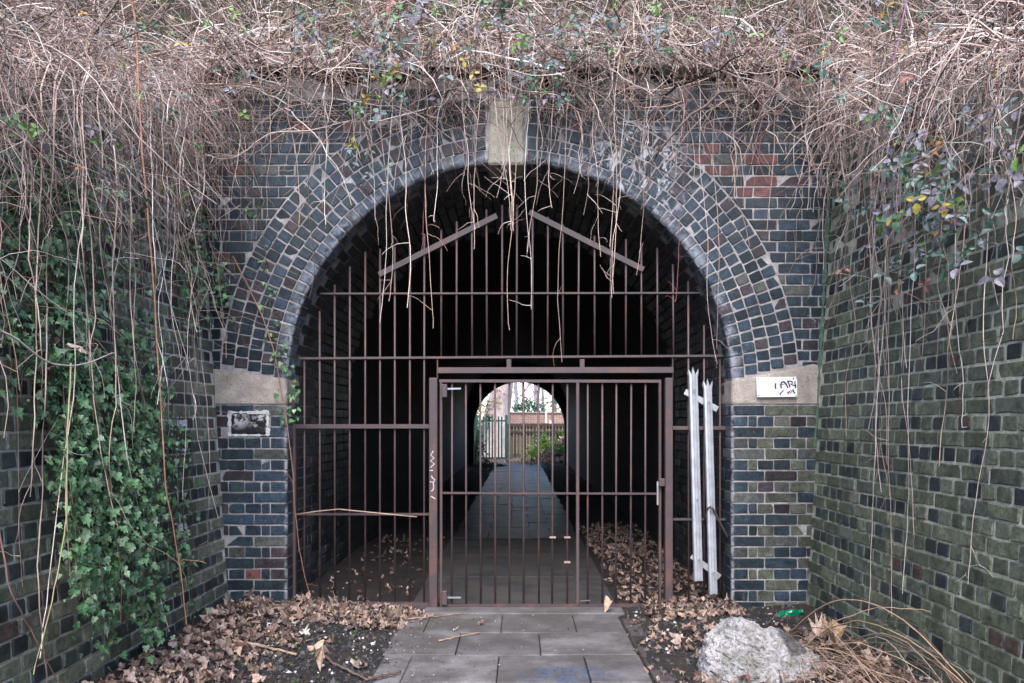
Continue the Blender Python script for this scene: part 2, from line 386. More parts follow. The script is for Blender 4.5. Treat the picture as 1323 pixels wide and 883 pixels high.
# ================================================================== THE GROUND
def lines(spec):
    out = []
    for a, b, st in spec: out += list(np.arange(a, b-1e-6, st))
    return np.array(out+[spec[-1][1]])
gxs = lines([(-320, -40, 70), (-40, -6, 6), (-6, -2.4, .6), (-2.4, 2.4, .05), (2.4, 6, .6), (6, 40, 6), (40, 320, 70)])
gys = lines([(-300, -40, 65), (-40, -4, 6), (-4, 1.6, .4), (1.6, 9, .05), (9, 30, .5), (30, 60, 5), (60, 400, 85)])
def gnoise(x, y):
    return (np.sin(x*7.1+y*3.3)+np.sin(x*3.7-y*6.1+1)+.7*np.sin(x*15.3+y*11.9+2)+.6*np.sin(-x*13.1+y*19.7)+.5*np.sin(x*31+y*27))*.25
def ground_z(x, y):
    x = np.asarray(x, float); y = np.asarray(y, float)
    off = np.maximum(np.maximum(-.70-x+.05*gnoise(x*0+2, y*.9)*(y < 5.5), x-.67), 0)
    z = np.where(off <= 0, -.03, -.012+.05*np.clip(off/1.0, 0, 1)**.8+.016*gnoise(x, y)*np.clip(off/.15, 0, 1))
    z = z+np.where(x < 0, .05, .015)*np.clip((off-.35)/.7, 0, 1)*np.clip((9-y)/3, 0, 1)
    far = np.clip((np.abs(x)-3)/6, 0, 1)+np.clip(-y/5, 0, 1)+np.clip((y-24)/5, 0, 1)
    return np.where(far > 0, z*(1-np.clip(far, 0, 1))-.04*np.clip(far, 0, 1), z)
XX, YY = np.meshgrid(gxs, gys); ZZ = ground_z(XX, YY)
nx, ny = len(gxs), len(gys); idx = np.arange(nx*ny).reshape(ny, nx)
q = np.stack([idx[:-1, :-1], idx[:-1, 1:], idx[1:, 1:], idx[1:, :-1]], -1).reshape(-1, 4)
gr = put('ground', mesh_from('ground', np.stack([XX, YY, ZZ], -1).reshape(-1, 3), q, smooth=True), M['earth'])
tag(gr, 'dark earth floor of the cutting beside the paved path', kind='structure')

# path of square slabs, laid in broken rows through the tunnel
pv, pf = box(-.75, .66, .6, 26.6, -.05, -.012)
path = put('path', mesh_from('path', pv, pf), M['earth']); tag(path, 'grey slab path leading into the tunnel', kind='structure')
def slab(x0, x1, y0, y1, tint, dz):
    v, f = box(x0+.0025, x1-.0025, y0+.0025, y1-.0025, -.045, dz, .005)
    v = np.array(v); v[:, :2] += rng.normal(0, .0012, (len(v), 2)); tl = rng.normal(0, .004); v[:, 2] += np.where(v[:, 2] > -.02, (v[:, 0]-(x0+x1)/2)*tl, 0)
    c = v.mean(0); c[2] = 0
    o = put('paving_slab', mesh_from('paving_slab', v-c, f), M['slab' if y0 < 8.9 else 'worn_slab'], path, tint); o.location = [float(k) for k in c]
def slab_tint():
    k = random.uniform(.72, 1.15); return (.145*k, .135*k, .136*k)
PITCH = .475
rows = [(5.42-PITCH*(k+1), 5.42-PITCH*k, k) for k in range(10)]
y = 9.0; k = 1
while y < 26.4: rows.append((y, y+.475, k)); y += .475; k += 1
for y0, y1, k in rows:
    j = [-.36, .12] if k % 2 else [-.60, -.115, .36]
    xs = [-.76+random.uniform(-.015, .015)]+j+[.67+random.uniform(-.01, .02)]
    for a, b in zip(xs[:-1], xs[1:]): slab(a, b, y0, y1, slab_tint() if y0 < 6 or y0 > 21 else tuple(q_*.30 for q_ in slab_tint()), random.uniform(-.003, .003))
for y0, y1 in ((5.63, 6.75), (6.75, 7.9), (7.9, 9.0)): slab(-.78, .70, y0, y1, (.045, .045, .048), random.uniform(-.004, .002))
# edging of dark bricks laid along the right side of the path
y = 3.0
while y < 5.3:
    v, f = box(-.05, .05, -.106, .106, -.05, random.uniform(-.012, -.002), .006)
    o = put('edging_brick', mesh_from('edging_brick', v, f), M['slab'], path, (.06*random.uniform(.8, 1.2), .048, .052)); o.location = (.735+random.uniform(-.006, .006), y, 0)
    if y < 4.9:
        o2 = put('edging_brick', o.data, M['slab'], path, (.055*random.uniform(.8, 1.2), .045, .05)); o2.location = (.845+random.uniform(-.006, .006), y+.1, -.006)
    y += .222
v, f = box(-.66, .72, 5.425, 5.615, -.05, .004, .006); v = np.array(v); v[:, 2] += rng.normal(0, .002, len(v))
th = put('threshold', mesh_from('threshold', v, f), M['slab'], None, (.12, .115, .115)); tag(grounded(th), 'low worn concrete threshold strip under the barred gate', 'threshold')

# ================================================================== THE PORTAL WALL
AX, AZ, RI, RE = fx(658), fz(497), 1.53, 1.99      # arch centre, intrados and extrados radius
JL, JR = AX-RI, AX+RI
WTOP = 3.72
BAT = .065
XL, XR = -1.99, 1.965
portal = tag(empty('portal_wall', (AX, F, 0)), 'blue brick tunnel portal wall with round arch and pale imposts', 'portal wall')
def path_pts(r_, n=56, base=-.05, cx=AX, cz=AZ, extra=()):
    """outline of the opening: left jamb up, arch over, right jamb down; (x,z,nx,nz) with the outward normal"""
    L = [(cx-r_, z, -1, 0) for z in np.linspace(base, cz, 12)[:-1]]
    angs = sorted(set([math.pi-i*math.pi/n for i in range(n+1)]+list(extra)), reverse=True)
    L += [(cx+r_*math.cos(a), cz+r_*math.sin(a), math.cos(a), math.sin(a)) for a in angs]
    L += [(cx+r_, z, 1, 0) for z in np.linspace(cz, base, 12)[1:]]
    return L
bw = 2.7
ca = math.atan2(WTOP-AZ, bw)
PP = path_pts(RI, extra=(ca, math.pi-ca))
sec = [(.038, .0045), (.024, .0065), (.012, .014), (.006, .026), (.005, .040), (.005, .2), (.010, .8)]
v = []; f = []
m_ = len(sec)+1
for (x, z, nx_, nz_) in PP:
    s_ = min(abs((bw)/nx_) if abs(nx_) > 1e-6 else 1e9, ((WTOP-AZ)/nz_) if nz_ > 1e-6 else 1e9)
    base = (AX+nx_*s_, AZ+nz_*s_) if nz_ > 0 else (AX+nx_*bw, z)
    v.append((base[0], F+.0045, base[1]))
    for d, yy in sec: v.append((x+nx_*d, F+yy, z+nz_*d))
for i in range(len(PP)-1):
    for j in range(m_-1):
        a = i*m_+j; f.append((a, a+1, a+m_+1, a+m_))
b0 = len(v); v += [(AX-bw, F+.0045, WTOP), (AX+bw, F+.0045, WTOP), (AX+bw, F+.42, WTOP), (AX-bw, F+.42, WTOP)]; f.append((b0, b0+1, b0+2, b0+3))
put('mortar', mesh_from('mortar', v, f), M['mortar'], portal)

def vis_facade(px, py): return py > 120
fc = Courses()
# spandrel and pier bricks in English bond
IMP_B, IMP_T = 1.428, fz(470)
KX0, KX1, KZ0, KZ1 = fx(629), fx(679), fz(214), fz(131)
PLQ = (fx(296), fx(347), fz(563), fz(533))
def fadd(x0, x1, zc, h=.065):
    x0 += .005; x1 -= .005
    if x1-x0 < .03: return
    poly = [(x0, zc-h/2), (x1, zc-h/2), (x1, zc+h/2), (x0, zc+h/2)]
    L = x1-x0; c = np.array([(x0+x1)/2, zc]); cut = False
    A = np.array([AX, AZ])
    if zc > IMP_B:
        far = [np.linalg.norm(np.array(p)-A) for p in poly]
        if max(far) < RI+.465: return
        if min(far) < RI+.462 or abs(c[0]-AX) < .2:
            d = c-A; d /= np.linalg.norm(d)
            k = clip_poly(poly, d, d@A+RI+.462)
            if len(k) < 3 or area(k) < .0016: return
            cut = area(k) < area(poly)*.995; poly = k
    if KX0-.01 < c[0] < KX1+.01 and KZ0 < zc < KZ1: return
    for side in (0, 1):
        if KZ0 < zc < KZ1:
            if x0 < KX0 < x1: poly = clip_poly(poly, np.array([-1., 0]), -(KX0-.008)); cut = True
            elif x0 < KX1 < x1: poly = clip_poly(poly, np.array([1., 0]), KX1+.008); cut = True
    if PLQ[0] < c[0] < PLQ[1] and PLQ[2] < zc < PLQ[3]: return
    if len(poly) < 3 or area(poly) < .0015: return
    if zc > WTOP-.16+.05*math.sin(c[0]*5.3)+.03*math.sin(c[0]*17) and random.random() < .8: return
    t = blue()
    px, py = project((c[0], F, zc))
    if 895 < px < 1015 and 165 < py < 250 and random.random() < .30: t = vary((.13, .045, .042), .6, 1.2)
    elif px > 925 and py > 520 and random.random() < .5: t = vary((.085, .09, .068), .7, 1.15)
    elif random.random() < .02: t = (.12, .045, .04)
    if cut:
        p = np.array(poly); cc = p.mean(0); g = (*piece_geo(p-cc), None); ctr = cc
    else:
        L = round(L/.005)*.005; g = template(('f', L), ZB(L, h), 8); ctr = c
    fc.add(g, frame((ctr[0], F+random.uniform(-.002, .002), ctr[1]), (1, 0, 0), (0, 0, 1), (0, -1, 0)), t, area(poly))
QF = {0: .225, 1: .1125}
for j in range(int(WTOP/.075)):
    zc = j*.075+.0375
    if zc < IMP_B:
        for s, edge in ((-1, JL), (1, JR)):
            x = edge+s*QF[j % 2]; n = 0
            while abs(x) < 2.25:
                w_ = .225 if j % 2 == 0 else (.0625 if n == 0 else .1125)
                x2 = x+s*w_; fadd(min(x, x2), max(x, x2), zc); x = x2; n += 1
    elif zc > fz(478):
        x = -2.5+(0 if j % 2 else .05625)
        while x < 2.45:
            w_ = .225 if j % 2 else .1125; fadd(x, x+w_, zc); x += w_
fc.emit(portal, 'brick', M['brick'], 300, vis_facade, 'brickwork')
# arch rings
vc = Courses()
A0, A1 = R(1.6), R(4.2)
for k in range(1, 5):
    r0 = RI+.092*k; r1 = r0+.083; rm = (r0+r1)/2; st = A0+(A1-A0)*k/4.5
    for side in (0, 1):
        key = math.acos(((KX1-AX) if side == 0 else (AX-KX0))/rm)-.004
        n = round((key-st)*rm/.0768); da = (key-st)/n
        for i in range(n):
            a = st+(i+.5)*da+random.uniform(-.0012, .0012); a = a if side == 0 else math.pi-a
            if math.sin(a)*rm+AZ > WTOP: continue
            wi, wo = da*r0-.010, da*r1-.010
            def mk():
                p = rect_poly(wi, .083, .010); return piece_geo([(x*(1+(z/.083)*(wo-wi)/wi), z) for x, z in p])
            g = template(('v', k, n), mk, 8)
            ca_, sa_ = math.cos(a), math.sin(a)
            vc.add(g, frame((AX+rm*ca_, F+random.uniform(-.002, .002), AZ+rm*sa_), (sa_, 0, -ca_), (ca_, 0, sa_), (0, -1, 0)), blue(.6, 1.45, .16, .03), wi*.083)
vc.emit(portal, 'voussoir', M['voussoir'], 310, lambda px, py: True, 'arch_brickwork')
# bullnose bricks: the rounded edge ring of the arch and the jambs
def bull_profile(dl, yl=.2):
    rr = .034; arc = [(rr-rr*math.sin(t), rr-rr*math.cos(t)) for t in np.linspace(0, math.pi/2, 5)]
    return [(dl, 0.0)]+arc+[(0, yl), (dl, yl)]
def bull_geo(dl, h, taper=0.0, b=.004):
    pr = np.array(bull_profile(dl)); c = pr.mean(0); n = len(pr); v = []
    for t, s in ((-h/2, 1), (-h/2+b, 0), (h/2-b, 0), (h/2, 1)):
        q = pr-(pr-c)/np.linalg.norm(pr-c, axis=1, keepdims=True)*b*s+rng.normal(0, .0008, pr.shape)
        for d, yy in q: v.append((d, t*(1+taper*d), yy))
    f = [[k*n+i, k*n+(i+1) % n, (k+1)*n+(i+1) % n, (k+1)*n+i] for k in range(3) for i in range(n)]
    f += [list(range(n))[::-1], [3*n+i for i in range(n)]]
    return np.array(v), f
qc = Courses(); kk = 0
st = A0; 
for side in (0, 1):
    key = math.acos(((KX1-AX) if side == 0 else (AX-KX0))/(RI+.05))-.006
    n = round((key-st)*RI/.073); da = (key-st)/n
    for i in range(n):
        a = st+(i+.5)*da; a = a if side == 0 else math.pi-a
        hh = da*RI-.010; g = template(('b', n), lambda: bull_geo(.084, hh, 1/RI), 6)
        ca_, sa_ = math.cos(a), math.sin(a)
        qc.add(g, frame((AX+RI*ca_, F+random.uniform(-.002, .002), AZ+RI*sa_), (ca_, 0, sa_), (-sa_, 0, ca_), (0, 1, 0)), blue(.8, 1.6, .06, .05), .01)
for j in range(19):
    for s, edge in ((-1, JL), (1, JR)):
        g = template(('q', j % 2), lambda: bull_geo(QF[j % 2]-.005, .065), 6)
        t = blue(.7, 1.5, .12, .15)
        qc.add(g, frame((edge, F, j*.075+.0375), (s, 0, 0), (0, 0, 1), (0, 1, 0)), t, .012)
def emit_all(cs, thing, name, mat):
    for g, mtx, t, a in cs.items:
        me = g[2]; me.name = name; o = put(name, me, mat, thing, t); o.matrix_basis = mtx
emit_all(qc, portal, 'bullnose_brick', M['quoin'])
# imposts and keystone of pale stone
def impost(edge, s, outer, zo, zi):
    pr = [(outer, 0.0)]+[(d, yy) for d, yy in bull_profile(.2, .32)[1:]]; pr[-1] = (outer, .32)
    pr = np.array(pr); n = len(pr); v = []; segs = []
    for tt in (0, .08, .5, .92, 1):
        k = .006 if tt in (0, 1) else 0
        c = pr.mean(0)
        for d, yy in pr-(pr-c)*k*2:
            top = zi+(zo-zi)*min(1, max(0, d/outer)); z = IMP_B+.006+(top-IMP_B-.012)*tt
            v.append((edge+s*d, F-.004+yy+random.uniform(-.0015, .0015), z))
    f = [[k*n+i, k*n+(i+1) % n, (k+1)*n+(i+1) % n, (k+1)*n+i] for k in range(4) for i in range(n)]+[list(range(n))[::-1], [4*n+i for i in range(n)]]
    if s < 0: f = [q[::-1] for q in f]
    return mesh_from('impost_block', v, f)
put('impost_block', impost(JL, -1, .56, fz(474), fz(489)), M['stone'], portal)['label'] = 'pale left impost block with a small red paint mark'
put('impost_block', impost(JR, 1, .62, fz(467), fz(491)), M['stone'], portal)['label'] = 'pale right impost block behind the white sign'
kp = [(KX0+.010, KZ0), (KX1-.008, KZ0+.004), (KX1-.014, KZ1), (KX0+.016, KZ1-.006)]
kc = np.mean(kp, 0); kpoly = []
for i in range(4):
    a, b = np.array(kp[i]), np.array(kp[(i+1) % 4])
    for t in (.04, .3, .6, .96): kpoly.append(tuple(a+(b-a)*t+rng.normal(0, .0025, 2)-kc))
v, f = piece_geo(kpoly, .33, .012, .004)
o = put('keystone', mesh_from('keystone', v, f), M['key'], portal); o.matrix_basis = frame((kc[0], F-.018, kc[1]), (1, 0, 0), (0, 0, 1), (0, -1, 0))

# ================================================================== THE TUNNEL
DEP = 24.0-F
tunnel = tag(empty('tunnel', (AX, F+.3, 0)), 'dark sooty brick tunnel vault behind the gate', 'tunnel')
PT = path_pts(RI, 40)
FRAD, FCX, FCZ = 1.375, at(671, 0, 24).x, at(0, 552, 24).z
PF = path_pts(FRAD, 40, cx=FCX, cz=FCZ)
v = []; f = []
ds = [.2, .8, 2.0, 4, 7, 11, DEP]
for i, (x, z, nx_, nz_) in enumerate(PT):
    for d in ds: v.append((x+nx_*.012, F+d, z+nz_*.012))
    v.append((PF[i][0], F+DEP, PF[i][1])); v.append((PF[i][0], F+DEP+.5, PF[i][1]))
m_ = len(ds)+2
for i in range(len(PT)-1):
    for j in range(m_-1): a = i*m_+j; f.append((a, a+1, a+m_+1, a+m_))
put('lining', mesh_from('lining', v, f), M['lining'], tunnel)
# the far headwall, seen only from outside
v = []; f = []
for i, (x, z, nx_, nz_) in enumerate(PF):
    v.append((x, F+DEP+.5, z)); s_ = min(abs(4/nx_) if abs(nx_) > 1e-6 else 1e9, (2.3/nz_) if nz_ > 1e-6 else 1e9)
    v.append((FCX+nx_*s_, F+DEP+.5, FCZ+nz_*s_) if nz_ > 0 else (FCX+nx_*4, F+DEP+.5, z))
for i in range(len(PF)-1): f.append((2*i, 2*i+1, 2*i+3, 2*i+2))
put('far_headwall', mesh_from('far_headwall', v, f), M['lining'], tunnel)
tc = Courses()
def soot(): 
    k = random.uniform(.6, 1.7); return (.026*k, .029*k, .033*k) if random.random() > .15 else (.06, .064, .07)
NC = 8
for side, (edge, s) in enumerate(((JL, 1), (JR, -1))):
    for j in range(21):
        for c_ in range(NC):
            L = .215 if j % 2 == 0 else .1025
            for h_ in ((0,) if j % 2 == 0 else (0, 1)):
                yc = F+.208+.225*c_+(.1075 if j % 2 == 0 else .0513+h_*.1125)
                g = template(('t', L), ZB(L, .064), 8); U = (0, 1, 0) if s > 0 else (0, -1, 0)
                tc.add(g, frame((edge, yc, j*.075+.0375), U, (0, 0, 1), (s, 0, 0)), soot(), L*.065)
na = round(math.pi*RI/.0755); da = math.pi/na
for i in range(na):
    a = (i+.5)*da; ca_, sa_ = math.cos(a), math.sin(a)
    for c_ in range(NC):
        yc = F+.208+.225*c_+.1075+(.1125 if i % 2 else 0)
        g = template(('t', .215), ZB(.215, .064), 8)
        tc.add(g, frame((AX+RI*ca_, yc+random.uniform(-.003, .003), AZ+RI*sa_), (0, -1, 0), (-sa_, 0, ca_), (-ca_, 0, -sa_)), soot(), .0138)
tc.emit(tunnel, 'brick', M['soffit'], 300, lambda px, py: True, 'brickwork')

# ================================================================== THE WING WALLS
def wtop(y): return np.clip(3.45-.33*(5.47-np.asarray(y, float)), .9, 3.5)
hyp = math.hypot(1, BAT)
def wing(name, label, X0, s, mat, mmat, vis):
    th = tag(empty(name, (X0, 3.2, 0)), label, 'wall')
    # mortar slab
    ys = np.linspace(.7, F+.05, 12); v = []; f = []
    for y_ in ys:
        t = float(wtop(y_)); v += [(X0+s*.0006, y_, -.1), (X0+s*.0006-s*BAT*t, y_, t), (X0-s*.62, y_, t)]
    for i in range(len(ys)-1):
        a = i*3; f += [(a, a+1, a+4, a+3), (a+1, a+2, a+5, a+4)]
    put('mortar', mesh_from('mortar', v, f), mmat, th)
    cs = Courses(); U = (0, s, 0); V = (-s*BAT/hyp, 0, 1/hyp); N = (s/hyp, 0, BAT/hyp)
    for j in range(48):
        zc = j*.075+.0375-.012; st = j % 2 == 0; w_ = .225 if st else .1125; y_ = F-(.0 if st else .056)
        k = 0
        while y_ > .75:
            y0 = y_-w_; yc = (y_+y0)/2
            if zc+.05 < wtop(yc):
                L = w_-.014; g = template(('w', L), ZB(L, .0615), 10)
                if st: t = vary(((.17, .175, .135) if s > 0 else (.125, .138, .092)) if random.random() < .7 else (.085, .095, .075), .65, 1.25)
                else: t = vary((.030, .038, .043) if random.random() < (.75 if s > 0 or yc > 4.2 else .30) else (.115, .128, .090), .6, 1.3)
                if random.random() < .02: t = (.075, .05, .045)
                cs.add(g, frame((X0-s*BAT*zc+s*random.uniform(.0005, .0035), yc, zc), U, V, N), t, L*.065)
            y_ = y0
    cs.emit(th, 'brick', mat, 300, vis, 'brickwork')
    return th
def vis_l(px, py): return py > 330 and not (60 < px < 235 and py < 800) and not (px < 60 and py < 470)
def vis_r(px, py): return py > 230 and not (px > 1150 and py < 330)
lw = wing('left_wing_wall', 'battered blue brick wing wall half hidden by ivy', XL, 1, M['wing_l'], M['mortar_l'], vis_l)
rw = wing('right_wing_wall', 'battered greenish brick wing wall with algae and hanging canes', XR, -1, M['wing_r'], M['mortar_r'], vis_r)
def on_left(px, py, off=.0):
    """point of the left wing wall's face under a pixel of the photograph"""
    z = 1.0
    for _ in range(8):
        X = XL-BAT*z+off; Y = X*FPX/(px-VX); z = HC-(py-VY)/FPX*Y
    return Vector((X, Y, z))
def on_right(px, py, off=.0):
    z = 1.0
    for _ in range(8):
        X = XR+BAT*z-off; Y = X*FPX/(px-VX); z = HC-(py-VY)/FPX*Y
    return Vector((X, Y, z))
# ragged white paint strokes on the left wing wall
def stroke_on(P0, P1, wd, nrm, n=10, jag=.35):
    P0, P1 = Vector(P0), Vector(P1); t = (P1-P0).normalized(); sd = t.cross(nrm).normalized(); v = []; f = []
    for i in range(n+1):
        p = P0.lerp(P1, i/n); 
        for k in (-1, 1): v.append(tuple(p+sd*k*wd/2*(1+random.uniform(-jag, jag))+nrm*.004))
    for i in range(n): f.append((2*i, 2*i+1, 2*i+3, 2*i+2))
    return v, f
NL = Vector((1, 0, BAT)).normalized(); b = Bag()
for (a, c_, wd) in (((208, 545), (241, 547), .035), ((240, 545), (241, 582), .022), ((222, 580), (240, 582), .016), ((226, 592), (229, 640), .018), ((229, 640), (232, 676), .02), ((222, 681), (241, 680), .035)):
    v, f = stroke_on(on_left(*a), on_left(*c_), wd, NL); b.add(v, f, (.55, .57, .62))
b.build('paint_mark', M['paint'], lw)['label'] = 'faded white painted strokes on the left wing wall'
b = Bag(); v, f = stroke_on(on_right(1280, 609), on_right(1279, 627), .010, Vector((-1, 0, BAT)).normalized(), 4); b.add(v, f, (.5, .5, .5))
b.build('paint_mark', M['paint'], rw)
# green drip stripe down the corner on the right
b = Bag(); n = 24; pts = [(1073, 190), (1071, 260), (1066, 350), (1062, 420), (1059, 480), (1056, 540), (1052, 580)]
v = []; f = []
for i in range(len(pts)*6-5):
    k = min(i//6, len(pts)-2); t = i/6-k; px = pts[k][0]+(pts[k+1][0]-pts[k][0])*t; py = pts[k][1]+(pts[k+1][1]-pts[k][1])*t
    wd = .014*random.uniform(.25, 1.3)*(1 if i < 28 else .5)
    for s in (-1, 1): v.append((fx(px)+s*wd-.004, F-.008+random.uniform(0, .003), fz(py)))
for i in range(len(v)//2-1): f.append((2*i, 2*i+1, 2*i+3, 2*i+2))
b.add(v, f, (.075, .125, .085)); b.build('algae_streak', M['paint'], portal)['label'] = 'green algae streak down the right corner'

# ================================================================== THE GATE
PAINT = (.062, .043, .046)
def ptint(): k = random.uniform(.85, 1.15); return tuple(x*k for x in PAINT)
grille = tag(empty('barred_gate', (gx(660), G, 0)), 'rusty purple brown steel bar grille filling the tunnel arch', 'gate')
def gpart(name, v, f, parent=None, tint=None, mat='steel', smooth=False):
    return put(name, mesh_from(name, v, f, smooth=smooth), M[mat], parent or grille, tint or ptint())
def vbar(px, y0, y1, r=.0076, parent=None, dy=0.0):
    px0 = px+random.uniform(-.6, .6); px1 = px+random.uniform(-.6, .6)
    v, f = tube([(gx(px0), G+dy, gz(y0)), (gx((px0+px1)/2), G+dy+random.uniform(-.002, .002), gz((y0+y1)/2)), (gx(px1), G+dy, gz(y1))], r, 8)
    return gpart('bar', v, f, parent, smooth=True)
def hrail(name, x0, x1, y, h, d, dy=0.0, parent=None, yb=None):
    """flat rail h tall and d deep"""
    v, f = obar((gx(x0), G+dy, gz(y)), (gx(x1), G+dy, gz(yb if yb else y)), h, d); return gpart(name, v, f, parent)
def vpost(name, x0, x1, y0, y1, d, dy=0.0, parent=None):
    v, f = box(gx(x0), gx(x1), G+dy-d/2, G+dy+d/2, gz(y1), gz(y0), .004); return gpart(name, v, f, parent)
top_line = [(380, 480), (393, 463), (413, 405), (432, 370), (452, 342), (471, 325), (529, 314), (609, 276), (660, 262), (747, 300), (809, 311), (849, 319), (869, 340), (890, 362), (910, 420), (931, 463)]
def topy(px): return float(np.interp(px, [a for a, b in top_line], [b for a, b in top_line]))
upper = [393.5, 413, 432.5, 452, 471.6, 490.6, 510, 529, 548.4, 569.8, 589.8, 609.6, 628.9, 648.3, 667.7, 687.7, 707.8, 727.1, 747.5, 768.6, 789, 809, 829, 849.4, 869.8, 889.5, 910, 930.5]
BOT = 781
for px in upper:
    low = BOT if (px < 551 or px > 875) else 462
    vbar(px, topy(px)+random.uniform(-3, 3), low)
hrail('rail', 414, 906, 380, .012, .034, .0, yb=379)
hrail('rail', 387, 939, 463.5, .015, .036, .0, yb=460)
hrail('rail', 380, 555, 551, .030, .034, -.012)
hrail('rail', 384, 555, 664.5, .014, .034)
hrail('rail', 379, 555, 780, .030, .034, -.006, yb=781)
hrail('rail', 868, 944, 553, .026, .034, -.010)
hrail('rail', 868, 940, 671, .014, .034)
hrail('rail', 868, 944, 781, .022, .034, -.006)
vpost('frame_upright', 378.5, 383.5, 549, 782, .05, -.01)
vpost('frame_upright', 937, 943.5, 553, 784, .05, -.01)
vpost('post', 555.3, 566, 489, 796, .06, -.025); vpost('post', 857.8, 867.6, 489, 788, .06, -.025)
hrail('lintel', 566, 869, 479, .040, .05, -.01, yb=478.5)
vpost('strut', 564.3, 566.3, 463, 490, .02); vpost('strut', 868, 870, 460, 492, .02)
for px in (657.5, 752): vpost('strut', px-3.2, px+3.2, 464.5, 476, .03)
for a, c_ in (((490, 355.5), (642, 279.5)), ((684, 275), (831, 349))):
    v, f = obar((gx(a[0]), G-.016, gz(a[1])), (gx(c_[0]), G-.016, gz(c_[1])), .038, .006); gpart('brace', v, f)
# the bent bar by the right upright
v, f = tube([(gx(910), G-.02, gz(676)), (gx(910), G-.05, gz(664)), (gx(911), G-.075, gz(656)), (gx(914), G-.085, gz(653)), (gx(918), G-.085, gz(657)), (gx(927), G-.075, gz(674)), (gx(938), G-.06, gz(694)), (gx(943), G-.055, gz(699))], .0085, 8)
gpart('bent_bar', v, f, smooth=True)['label'] = 'bar bent over into a hook beside the right upright'
# door: two leaves in one frame of bars
door = gpart('door', *obar((gx(568), G-.006, gz(492.5)), (gx(853.5), G-.006, gz(493)), .020, .036))
def dpart(name, v, f, smooth=False, mat='steel', tint=None): return put(name, mesh_from(name, v, f, smooth=smooth), M[mat], door, tint or ptint())
dk = dict(parent=door)
# children of the door share its world frame
def d_fix(o): o.matrix_parent_inverse = Matrix.Identity(4); return o
for px in (583.7, 602.4, 620.8, 639.8, 658.2, 676.9, 695.6, 713.9, 732.6, 759.8, 777.8, 796, 815, 834): d_fix(vbar(px, 493, BOT, .0076, door))
for a, c_ in ((568.3, 572), (744, 748.2), (850.3, 854)): d_fix(vpost('stile', a, c_, 491, 784, .034, -.006, door))
d_fix(hrail('rail', 570, 852, 637, .013, .034, -.002, door, 638)); d_fix(hrail('rail', 570, 852, 782, .022, .034, -.006, door))
for y0, y1 in ((497, 514), (762, 780)): d_fix(vpost('hinge', 571.5, 578.5, y0, y1, .05, -.03, door))
for (a, c_) in (((578, 503), (596, 502.5)), ((578, 771), (596, 771))): v, f = obar((gx(a[0]), G-.03, gz(a[1])), (gx(c_[0]), G-.03, gz(c_[1])), .012, .012); dpart('hinge_pin', v, f, mat='galv', tint=(.3, .32, .34))
for py in (694, 726):
    for px in (713.9, 732.6):
        if (px, py) != (713.9, 726): v, f = obar((gx(px-4), G-.016, gz(py)), (gx(px+4), G-.016, gz(py)), .014, .008); dpart('latch_plate', v, f, tint=(.3, .22, .19))
d_fix(vpost('lock_box', 849.5, 857.5, 618, 628, .05, -.03, door)); v, f = box(gx(847.5), gx(849.5), G-.04, G-.02, gz(652), gz(622)); dpart('lock_handle', v, f, mat='galv', tint=(.35, .36, .38))
v, f = tube([(gx(747), G-.02, gz(778)), (gx(747), G-.02, gz(796))], .010, 8); dpart('drop_bolt', v, f)
v, f = tube([(gx(749), G-.03, gz(776)), (gx(762), G-.03, gz(775))], .006, 6); dpart('bolt_handle', v, f)
# scratched scribble on the left post
def ribbon(pts, wd, to3, lift=0.0):
    v = []; f = []
    for i, p in enumerate(pts):
        a, b_ = pts[max(0, i-1)], pts[min(len(pts)-1, i+1)]; dx, dy = b_[0]-a[0], b_[1]-a[1]; l = math.hypot(dx, dy) or 1
        nx_, ny_ = -dy/l*wd/2, dx/l*wd/2
        v += [to3(p[0]+nx_, p[1]+ny_), to3(p[0]-nx_, p[1]-ny_)]
    for i in range(len(pts)-1): f.append((2*i, 2*i+1, 2*i+3, 2*i+2))
    return v, f
b = Bag(); tp = lambda x, y: ((x-VX)/FPX*(G-.056), G-.0565, HC-(y-VY)/FPX*(G-.056))
cx = lambda x: 545+x/9.81; cy = lambda y: 570+y/9.81
for poly in ([(145, 125), (112, 180), (155, 215), (110, 255), (160, 290), (105, 340)], [(98, 374), (140, 374)], [(120, 440), (135, 470), (165, 490), (145, 530), (150, 590), (140, 625), (115, 635)], [(98, 516), (145, 522)], [(115, 700), (175, 735)]):
    v, f = ribbon([(cx(x), cy(y)) for x, y in poly], 1.3, tp); b.add(v, f, (.5, .42, .43))
b.build('scratched_scribble', M['paint'], grille)['label'] = 'pale squiggle scratched on the left gate post'

